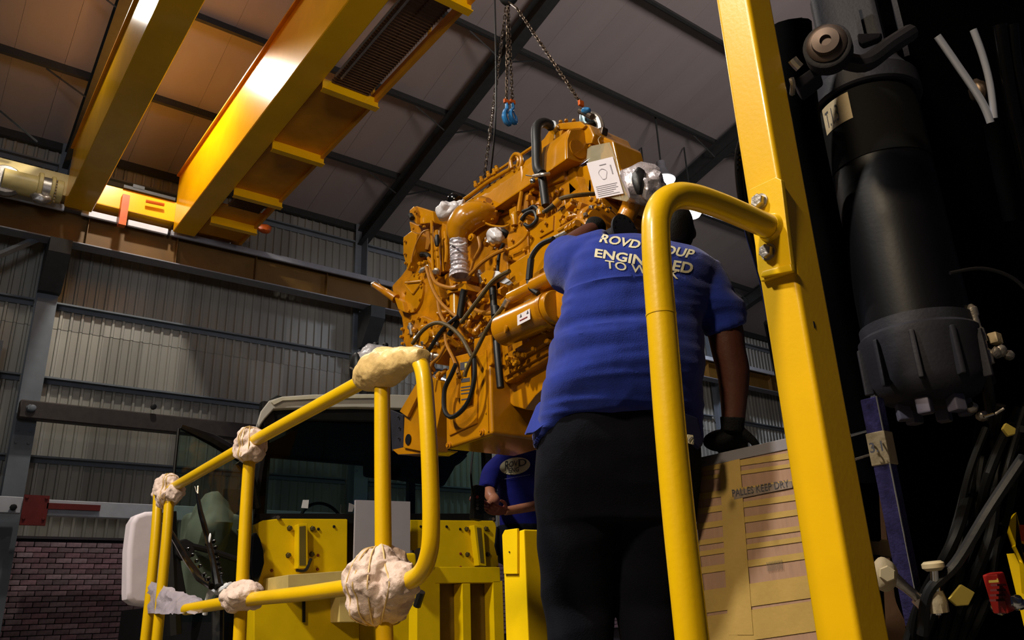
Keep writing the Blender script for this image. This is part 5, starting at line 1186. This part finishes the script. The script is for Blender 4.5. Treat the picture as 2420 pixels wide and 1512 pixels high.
# oval logo and lettering on the second shirt
def proj2(pts): 
    out = []
    for p in pts:
        d = (p-EYE).normalized(); h = bv2.ray_cast(p-d*.8, d, 2); out.append((h[0]-d*.004) if h[0] is not None else p)
    return out
lm = MB(); n = 40; ctr = (1217, 1101)
rings_ = []
for rad in (0.02, .35, .7, 1.0):
    rings_.append(proj2([q2_(ctr[0]+36*rad*math.cos(2*PI*k/n), ctr[1]+20*rad*math.sin(2*PI*k/n)-4*rad*math.cos(2*PI*k/n)) for k in range(n)]))
vr = [[lm.bm.verts.new(p) for p in r_] for r_ in rings_]
for i in range(3):
    for k in range(n): lm.bm.faces.new((vr[i][k], vr[i][(k+1) % n], vr[i+1][(k+1) % n], vr[i+1][k]))
lm.bm.faces.new(vr[0]); lg = lm.build('oval_logo', PRINT, m2, 'cream oval logo')
def txt2(body, q, mm, bold=0, bend=0): text_on(body, [q2_(a, b) for a, b in q], 'print', mm, m2, .014, bv2, bold, bend, cuts=2)
txt2('R', [(1190, 1112), (1200, 1109), (1202, 1088), (1192, 1091)], INK, .02)
txt2('OV', [(1202, 1105), (1222, 1102), (1222, 1089), (1202, 1092)], INK, .02)
txt2('D', [(1224, 1104), (1243, 1100), (1242, 1085), (1223, 1087)], INK, .02)
txt2('ENG', [(1202, 1118), (1225, 1115), (1225, 1104), (1202, 1107)], INK, .02)
txt2('-----------------', [(1188, 1133), (1250, 1123), (1250, 1122), (1188, 1132)], mat('faint_print', (110, 112, 150), .7), 0)
# pendant control with its cable
t = thing('crane_pendant', 'black crane pendant control with cable, in the second worker\'s hands', 'remote', q2_(1148, 1200, -.42))
MB().box(q2_(1128, 1188, -.42), (.09, .06, .24), Matrix.Rotation(.1, 3, 'Y')).bevel(.015, 2).build('housing', BLACK, t)
for k in range(4): MB().cyl(q2_(1128, 1174+k*9, -.46), q2_(1128, 1174+k*9, -.475), .011, 10).build('button', BLACKM if k else REDP, t)
MB().tube([q2_(1118, 1172, -.42), q2_(1113, 1120, -.42), pY(1118, 1060, 4.75), pY(1140, 850, 4.8), pY(1152, 500, 4.5), pY(1172, 250, 4.0), V(apex.x, apex.y+.15, apex.z+.5)], .007, 6).build('cable', BLACK, t)

# ================================================================== RIGHT: DARK MACHINE WITH FILTER CANISTER, RODS AND HOSES
CA = pD(2188, 880, 1.85)
cb = thing('filter_canister', 'large black filter canister with a ribbed bowl behind the square post', 'filter', V(CA.x, CA.y, CA.z-.1))
def cz(y, x=None): # height on the canister axis for a pixel row
    best = None
    for z in [1.6+k*.002 for k in range(-100, 900)]:
        a = R3.transposed() @ (V(CA.x, CA.y, z)-EYE); yy = CY-F*a.y/-a.z
        if best is None or abs(yy-y) < best[0]: best = (abs(yy-y), z)
    return best[1]
zb0, zb1, zl1, zt0, zt1 = cz(955), cz(800), cz(770), cz(250), cz(190)
rc = .128
MB().lathe((CA.x, CA.y, 0), (0, 0, 1), [(zb1+.005, rc*.93), (zt0, rc*.93)], 48).build('canister_body', mat('canister_black', (8, 8, 11), .42, var=.15, bump=.02, bscale=100, spec=.22), cb)
MB().lathe((CA.x, CA.y, 0), (0, 0, 1), [(zt0-.20, rc*.945), (zt0, rc*.945)], 48).build('body_sleeve', mat('canister_matte', (4, 4, 5), .8, spec=.2), cb)
bw = MB().lathe((CA.x, CA.y, 0), (0, 0, 1), [(zb0-.01, .03), (zb0, rc*.5), (zb0+.015, rc*.78), (zb0+.05, rc*.95), (zb1-.03, rc), (zb1-.02, rc*1.03), (zb1, rc*1.03), (zb1+.008, rc*.97), (zl1, rc*.97)], 48).build('bowl', CAST, cb, 'dark grey ribbed bowl')
for k in range(10):
    a = 2*PI*k/10+.35; c = V(CA.x+rc*1.0*math.cos(a), CA.y+rc*1.0*math.sin(a), (zb0+zb1)/2+.01)
    MB().box(c, (.02, .012, (zb1-zb0)*.7), Matrix.Rotation(a, 3, 'Z')).bevel(.004).build('rib', CAST, bw)
for k in range(6):
    a = 2*PI*k/6+3.3; c = V(CA.x+rc*.5*math.cos(a), CA.y+rc*.5*math.sin(a), zb0-.012)
    MB().box(c, (.03, .03, .04), Matrix.Rotation(a, 3, 'Z')).bevel(.005).build('bowl_lug', mat('lug_grey', (92, 90, 108), .5, .3), bw)
hd_ = MB().lathe((CA.x, CA.y, 0), (0, 0, 1), [(zt0-.005, rc*1.02), (zt0, rc*1.06), (zt0+.045, rc*1.05), (zt0+.055, rc*.98), (zt0+.10, rc*.8), (zt0+.14, rc*.74)], 48).build('head_ring', CAST, cb, 'dark grey cast head ring')
tocam = (EYE-CA); tocam.z = 0; tocam.normalize(); sdv = V(-tocam.y, tocam.x, 0)
if sdv.dot(V(1, 0, 0)) < 0: sdv = -sdv
H0 = V(CA.x, CA.y, zt0+.12)
MB().box(H0+V(0, 0, .1), (.14, .16, .26), Matrix.Rotation(math.atan2(tocam.y, tocam.x), 3, 'Z')).bevel(.02, 2).build('head_casting', CAST, cb)
for o_ in (-.115, .02, .11): MB().prism([H0+sdv*o_+tocam*.06+V(0, 0, -.05), H0+sdv*(o_+.012)+tocam*.06+V(0, 0, -.05), H0+sdv*(o_+.012)+tocam*.10+V(0, 0, .02), H0+sdv*o_+tocam*.10+V(0, 0, .02)], V(0, 0, .12)).build('head_rib', CAST, cb)
pc = pD(1952, 96, 1.74)
pg_ = MB().lathe(pc-tocam*.03, tocam+V(-.25, -.1, -.25), [(0, .042), (.03, .042), (.034, .038), (.036, .030), (.046, .028), (.047, .012), (.04, .011)], 28).build('round_plug', mat('plug_metal', (104, 92, 88), .4, .7, var=.2), cb, 'grey-brown round plug with socket hole')
MB().lathe(pc-tocam*.05, tocam+V(-.25, -.1, -.25), [(0, .05), (.045, .05), (.047, .044)], 28).build('plug_boss', CAST, cb)
MB().tube([pD(1975, 135, 1.8), pD(2040, 150, 1.78), pD(2100, 110, 1.8), pD(2150, 78, 1.84)], .02, 10).build('head_flange', CAST, cb)
MB().prism([pD(a, b, 1.8) for a, b in ((1872, 190), (1930, 150), (1940, 175), (1888, 215))], tocam*-.05).bevel(.006).build('head_bracket', CAST, cb)
MB().prism([pD(a, b, 1.8) for a, b in ((2025, 78), (2085, 76), (2080, 90), (2038, 106), (2028, 98))], tocam*-.02).bevel(.004).build('head_web', CAST, cb)
MB().tube([pD(1872, 140, 1.7), pD(1880, 150, 1.7), pD(1890, 160, 1.7)], .01, 8).build('fitting', DULLM, cb)
MB().tube([pD(1870, 185, 1.7), pD(1874, 200, 1.7), pD(1872, 222, 1.72)], .006, 6).build('wire', DULLM, cb)
# tan label wrapped round the body below the head ring
lb = MB(); n = 14; g_ = []
a0 = math.atan2(tocam.y, tocam.x)
zl0, zl2 = cz(322), cz(262)
vv = []
for i in range(n):
    a = a0-.28-i/(n-1)*.72; vv.append([lb.bm.verts.new((CA.x+rc*.952*math.cos(a), CA.y+rc*.952*math.sin(a), z)) for z in (zl0, zl2)])
for i in range(n-1): lb.bm.faces.new((vv[i][0], vv[i+1][0], vv[i+1][1], vv[i][1]))
ang_l = a0-.28-.36
lo = lb.build('paper_label', TAN, cb, 'tan paper label with handwriting')
def cyl_pt(a, z): return V(CA.x+rc*.957*math.cos(a), CA.y+rc*.957*math.sin(a), z)
def cyl_text(body, a1, a2, z0, z1):
    b, x0, x1, y0, y1 = text_mesh(body, 0)
    for v in b.verts:
        u = (v.co.x-x0)/(x1-x0); w2 = (v.co.y-y0)/(y1-y0); v.co = cyl_pt(a1+(a2-a1)*u, z0+(z1-z0)*w2)-ROOT[cb.name]
    me = bpy.data.meshes.new('handwriting'); b.to_mesh(me); b.free(); link_mesh('handwriting', me, INK, lo)
cyl_text('T.1.3', a0-.92, a0-.55, zl0+.012, zl2-.016)
# dark housing behind the canister, with posts, brackets and rods
hs_ = thing('dark_machine', 'black machine frame with rods, hoses and brackets filling the right edge', 'machine', V(2.6, .9, 0))
BG = mat('deep_black_paint', (2, 2, 3), .7, var=.2, spec=.03)
def dp(name, px, D, depth, mm=BG, bev=.006, lab=None):
    q = [pD(a, b, D) for a, b in px]; c = sum(q, Vector())/len(q); d = (c-EYE).normalized()
    return MB().prism(q, d*depth, 1.0).bevel(bev).build(name, mm, hs_, lab)
dp('back_panel', [(2030, -60), (2520, -60), (2560, 1600), (2200, 1600), (2135, 1100), (2075, 760), (2040, 400)], 2.35, .3)
dp('back_panel', [(2000, -60), (2070, -60), (2110, 760), (2160, 1100), (2240, 1600), (2140, 1600), (2060, 1000), (2020, 640)], 2.2, .1)
MB().bb((2.25, .25, 0), (2.9, .75, 1.7)).bevel(.01).build('lower_housing', BG, hs_)
MB().tube([pD(1868, 60, 2.0), pD(1888, 280, 2.0), pD(1945, 520, 2.0), pD(1985, 740, 2.0), pD(2040, 1000, 2.0), pD(2060, 1130, 2.0)], [.05, .05, .04, .04, .045, .05], 12).build('frame_tube', BG, hs_)
dp('gusset', [(1890, 300), (1960, 300), (2010, 640), (1972, 640), (1940, 560), (1900, 430)], 2.1, .05)
dp('gusset', [(1850, 78), (1935, 78), (1930, 250), (1900, 270), (1868, 262), (1866, 200)], 2.15, .06)
dp('gusset', [(1945, 640), (2060, 620), (2110, 900), (2070, 960), (2020, 900)], 2.12, .1)
dp('lower_beam', [(2012, 1030), (2070, 1018), (2090, 1420), (2100, 1600), (2052, 1600), (2040, 1250)], 2.0, .1)
dp('lower_beam', [(2010, 1025), (2060, 1012), (2062, 1018), (2010, 1033)], 1.9, .02, CHROME, .001, 'bright steel edge')
dp('lower_beam', [(2018, 1083), (2060, 1070), (2060, 1076), (2018, 1090)], 1.9, .02, DULLM, .001)
dp('brown_box', [(2045, 1272), (2110, 1276), (2128, 1320), (2050, 1315)], 2.0, .1, mat('dark_brown_box', (60, 46, 26), .7))
for px, r, mm in (([(2215, 85), (2260, 150), (2320, 240), (2345, 300)], .0085, CHROME), ([(2300, 70), (2322, 130), (2340, 200), (2350, 280)], .008, CHROME), ([(2362, 60), (2390, 240), (2430, 420)], .016, BLACKG), ([(2392, 60), (2402, 160), (2440, 300)], .014, BLACKG), ([(2348, 290), (2370, 400), (2395, 520)], .022, BG)):
    MB().tube([pD(a, b, 1.9) for a, b in px], r, 12).build('rod' if mm == CHROME else 'black_pipe', ROD if mm == CHROME else mm, hs_)
MB().blob(pD(2315, 215, 1.93), (.02, .02, .035), .3, 30, 3).build('coarse_hose_end', CHAIN, hs_)
bar = thing('blue_steel_bar', 'dark blue square steel bar with tan tape, right of the square post', 'bar', pD(2140, 1440, 1.7))
pa, pb = pD(2052, 940, 1.7), pD(2165, 1520, 1.7)
pa.x, pa.y = pb.x*.5+pa.x*.5, pb.y*.5+pa.y*.5; pb.x, pb.y = pa.x, pa.y
top_ = pD(2052, 940, 1.7); bot_ = pD(2160, 1480, 1.72)
mb = MB().prism([bot_+V(-.0, .02, 0), bot_+V(.0, -.018, 0), bot_+V(.03, -.018, 0), bot_+V(.03, .02, 0)], (top_-bot_)); mb.bevel(.003, 2).build('bar', VIOL, bar)
MB().tube([bot_+V(.0, -.018, 0), top_+V(.0, -.018, 0)], .0018, 6, smooth=False).build('bright_edge', CHROME, bar)
u_ = (top_-bot_).normalized()
def along(px_y):
    best = None
    for k in range(400):
        p = bot_+(top_-bot_)*(k/399); a = R3.transposed() @ (p-EYE); yy = CY-F*a.y/-a.z
        if best is None or abs(yy-px_y) < best[0]: best = (abs(yy-px_y), p)
    return best[1]
t0, t1_ = along(1098), along(1020)
tp_ = MB().prism([t0+V(-.002, .022, 0), t0+V(-.002, -.021, 0), t0+V(.032, -.021, 0), t0+V(.032, .022, 0)], t1_-t0).bevel(.002).build('tape_label', TAN, bar, 'tan tape label marked 3.1')
fm = t0*.45+t1_*.55
text_on('3.1', [fm+V(-.007, .015, -.012), fm+V(-.007, -.014, -.012), fm+V(-.007, -.014, .010), fm+V(-.007, .015, .010)], 'handwriting', INK, bar, .001, cuts=0, bold=.015)
MB().tube([bot_, V(bot_.x, bot_.y, .0)], .02, 4, smooth=False).build('bar_foot', BG, bar)
# black bundled hose loop left of the square post
lp = thing('black_hose_loop', 'glossy black hose loop hanging just behind the square post', 'hose', pD(1790, 700, 1.75))
for o_ in (0, 10, 20):
    MB().tube([pD(a+o_, b, 1.75+o_*.003) for a, b in ((1764, 312), (1750, 340), (1744, 385), (1750, 460), (1766, 540), (1790, 620), (1806, 680), (1820, 760))], .0075, 10).build('hose', BLACKG, lp)
for y in (360, 372, 384, 396): MB().tube([pD(1742, y, 1.74), pD(1768, y+2, 1.76)], .004, 6, smooth=False).build('hose_rib', BLACKG, lp)
MB().tube([pD(1820, 760, 1.75), pD(1850, 900, 1.8), pD(1900, 1100, 1.8), pD(1960, 1300, 1.9)], .014, 8).build('hose', BG, lp)
# hoses, fittings, tags at lower right
hb = thing('hose_bundle', 'bundle of black hoses with yellow tags at the lower right corner', 'hoses', pD(2330, 1440, 1.7))
rs = random.Random(5)
for k in range(13):
    x0 = 2290+k*11; pts_ = [pD(x0+rs.uniform(-10, 50), 960+rs.uniform(-20, 60), 1.8+rs.uniform(-.06, .1)), pD(x0-10+rs.uniform(-20, 20), 1120, 1.75+rs.uniform(-.06, .1)), pD(x0-50+rs.uniform(-20, 20), 1270, 1.7+rs.uniform(-.06, .1)), pD(x0-110+rs.uniform(-20, 20), 1420, 1.7), pD(x0-150, 1540, 1.7)]
    MB().tube(pts_, rs.uniform(.007, .012), 8).build('hose', HOSEB, hb)
MB().tube([pD(2420, 1080, 1.62), pD(2340, 1200, 1.6), pD(2260, 1330, 1.6), pD(2195, 1400, 1.6), pD(2180, 1500, 1.6)], .011, 8).build('hose', BLACK, hb)
MB().tube([pD(2245, 645, 1.7), pD(2320, 634, 1.7), pD(2390, 655, 1.7), pD(2440, 700, 1.7)], .004, 8).build('thin_cable', BLACKM, hb)
for px, lab in (([(2243, 1415), (2272, 1380), (2305, 1400), (2290, 1430), (2262, 1432)], 'yellow paper tag'), ([(2370, 1012), (2378, 998), (2402, 1012), (2400, 1026), (2384, 1030)], 'yellow paper tag')):
    MB().prism([pD(a, b, 1.58) for a, b in px], V(.008, .008, 0)).bevel(.002).build('tag', YTAG, hb, lab)
MB().box(pD(2360, 1400, 1.6), (.035, .03, .075), Matrix.Rotation(-.15, 3, 'Y')).bevel(.004).build('red_connector', mat('red_plastic', (130, 22, 18), .4), hb, 'red ribbed plastic connector')
for k in range(4): MB().box(pD(2360-k, 1382+k*12, 1.57), (.04, .012, .004)).build('connector_rib', mat('red_dark', (70, 12, 12), .5), hb)
MB().box(pD(2352, 1368, 1.6), (.022, .02, .015)).bevel(.002).build('yellow_lock', YTAG, hb)
for q in ((2375, 1420), (2400, 1418), (2410, 1425), (2360, 1435)): MB().blob(pD(q[0], q[1], 1.6), (.016, .014, .012), .5, 40, 3).build('chrome_nut', CHROME, hb)
for i, (q, rot) in enumerate((((2330, 1130), 0), ((2328, 1200), 0), ((2350, 1200), 0))): MB().box(pD(q[0], q[1], 1.9), (.02, .02, .05 if i else .08)).bevel(.003).build('pale_sleeve', GREYF, hb)
yb_ = thing('yellow_guard', 'sliver of yellow guard with an orange marker at the right edge', 'guard', pD(2430, 1400, 2.2))
MB().prism([pD(a, b, 2.05) for a, b in ((2382, 1235), (2402, 1210), (2412, 1250), (2400, 1290), (2424, 1330), (2440, 1400), (2425, 1345), (2395, 1270))], V(.05, .03, 0)).build('guard_strip', YEL, yb_)
MB().prism([pD(a, b, 2.05) for a, b in ((2408, 1240), (2440, 1240), (2440, 1290), (2410, 1275))], V(.03, .02, 0)).build('marker', mat('orange_red', (210, 62, 14), .5), yb_)
p = pD(2430, 1400, 2.1); MB().bb((p.x, p.y-.03, 0), (p.x+.05, p.y+.03, p.z+.1)).build('guard_leg', YEL, yb_)
MB().tube([pD(2424, 1325, 2.07), V(p.x, p.y, p.z)], .015, 6, smooth=False).build('guard_stay', YEL, yb_)
# banjo fittings and stub pipes
bj = thing('hydraulic_fitting', 'cream hexagon-headed hydraulic fitting with a steel pipe, right of the square post', 'fitting', pD(2100, 1400, 1.6), 'hydraulic fittings at the foot of the canister')
ax = (EYE-pD(2097, 1356, 1.6)).normalized()
MB().blob(pD(2090, 1358, 1.63), (.025, .025, .035), .15, 20, 3).build('banjo_body', TAN, bj)
MB().lathe(pD(2097, 1356, 1.6), ax, [(-.02, .0165), (.0, .0165), (.003, .014)], 6).build('hex_head', mat('cream_plastic', (196, 178, 140), .5), bj)
MB().tube([pD(2108, 1362, 1.62), pD(2140, 1388, 1.62), pD(2170, 1414, 1.62), pD(2190, 1450, 1.62)], [.014, .0095, .0095, .012], 12).build('pipe', DULLM, bj)
MB().lathe(pD(2178, 1424, 1.62), V(.4, -.3, -.6), [(-.012, .014), (.014, .014), (.016, .01)], 6).build('pipe_nut', DULLM, bj)
bj = thing('hydraulic_fitting', 'upright steel stub pipe with a round cream cap in front of the canister\'s foot', 'fitting', pD(2212, 1440, 1.6), 'hydraulic fittings at the foot of the canister')
MB().tube([pD(2208, 1340, 1.6), pD(2212, 1390, 1.6), pD(2216, 1450, 1.6)], .0085, 12).build('pipe', CHROME, bj)
MB().lathe(pD(2205, 1336, 1.6), V(-.1, 0, 1), [(-.01, .014), (-.004, .021), (.004, .021), (.008, .016)], 20).build('cap', mat('cream_plastic', (196, 178, 140), .5), bj)
MB().lathe(pD(2214, 1422, 1.6), V(-.1, 0, 1), [(-.02, .018), (0, .02), (.02, .016), (.024, .01)], 10).build('hex_nut', TAN, bj)
# steel fittings at mid height
mf = thing('hose_coupling', 'stacked chrome hose couplings right of the canister bowl', 'fitting', pD(2330, 860, 1.8))
MB().lathe(pD(2326, 830, 1.78), V(-.1, 0, 1), [(-.03, .014), (0, .014), (.005, .01), (.02, .01), (.022, .013), (.05, .013), (.055, .009), (.08, .009), (.085, .012), (.10, .012), (.11, .004)], 14).build('coupling', DULLM, mf)
for q in ((2352, 835), (2368, 828), (2385, 838), (2300, 965), (2320, 980)): MB().blob(pD(q[0], q[1], 1.78), (.014, .012, .012), .5, 50, 2).build('small_nut', DULLM, mf)
MB().box(pD(2352, 800, 1.8), (.03, .02, .025)).bevel(.003).build('tan_tag', TAN, mf)
MB().tube([pD(2325, 985, 1.76), pD(2348, 978, 1.76)], .003, 6, smooth=False).build('clip', CHROME, mf)
MB().tube([pD(2352, 978, 1.76), pD(2372, 965, 1.76)], .003, 6, smooth=False).build('clip', DULLM, mf)
MB().tube([pD(2326, 860, 1.8), pD(2340, 960, 1.82), pD(2360, 1100, 1.82)], .012, 8).build('hose', BLACK, mf)
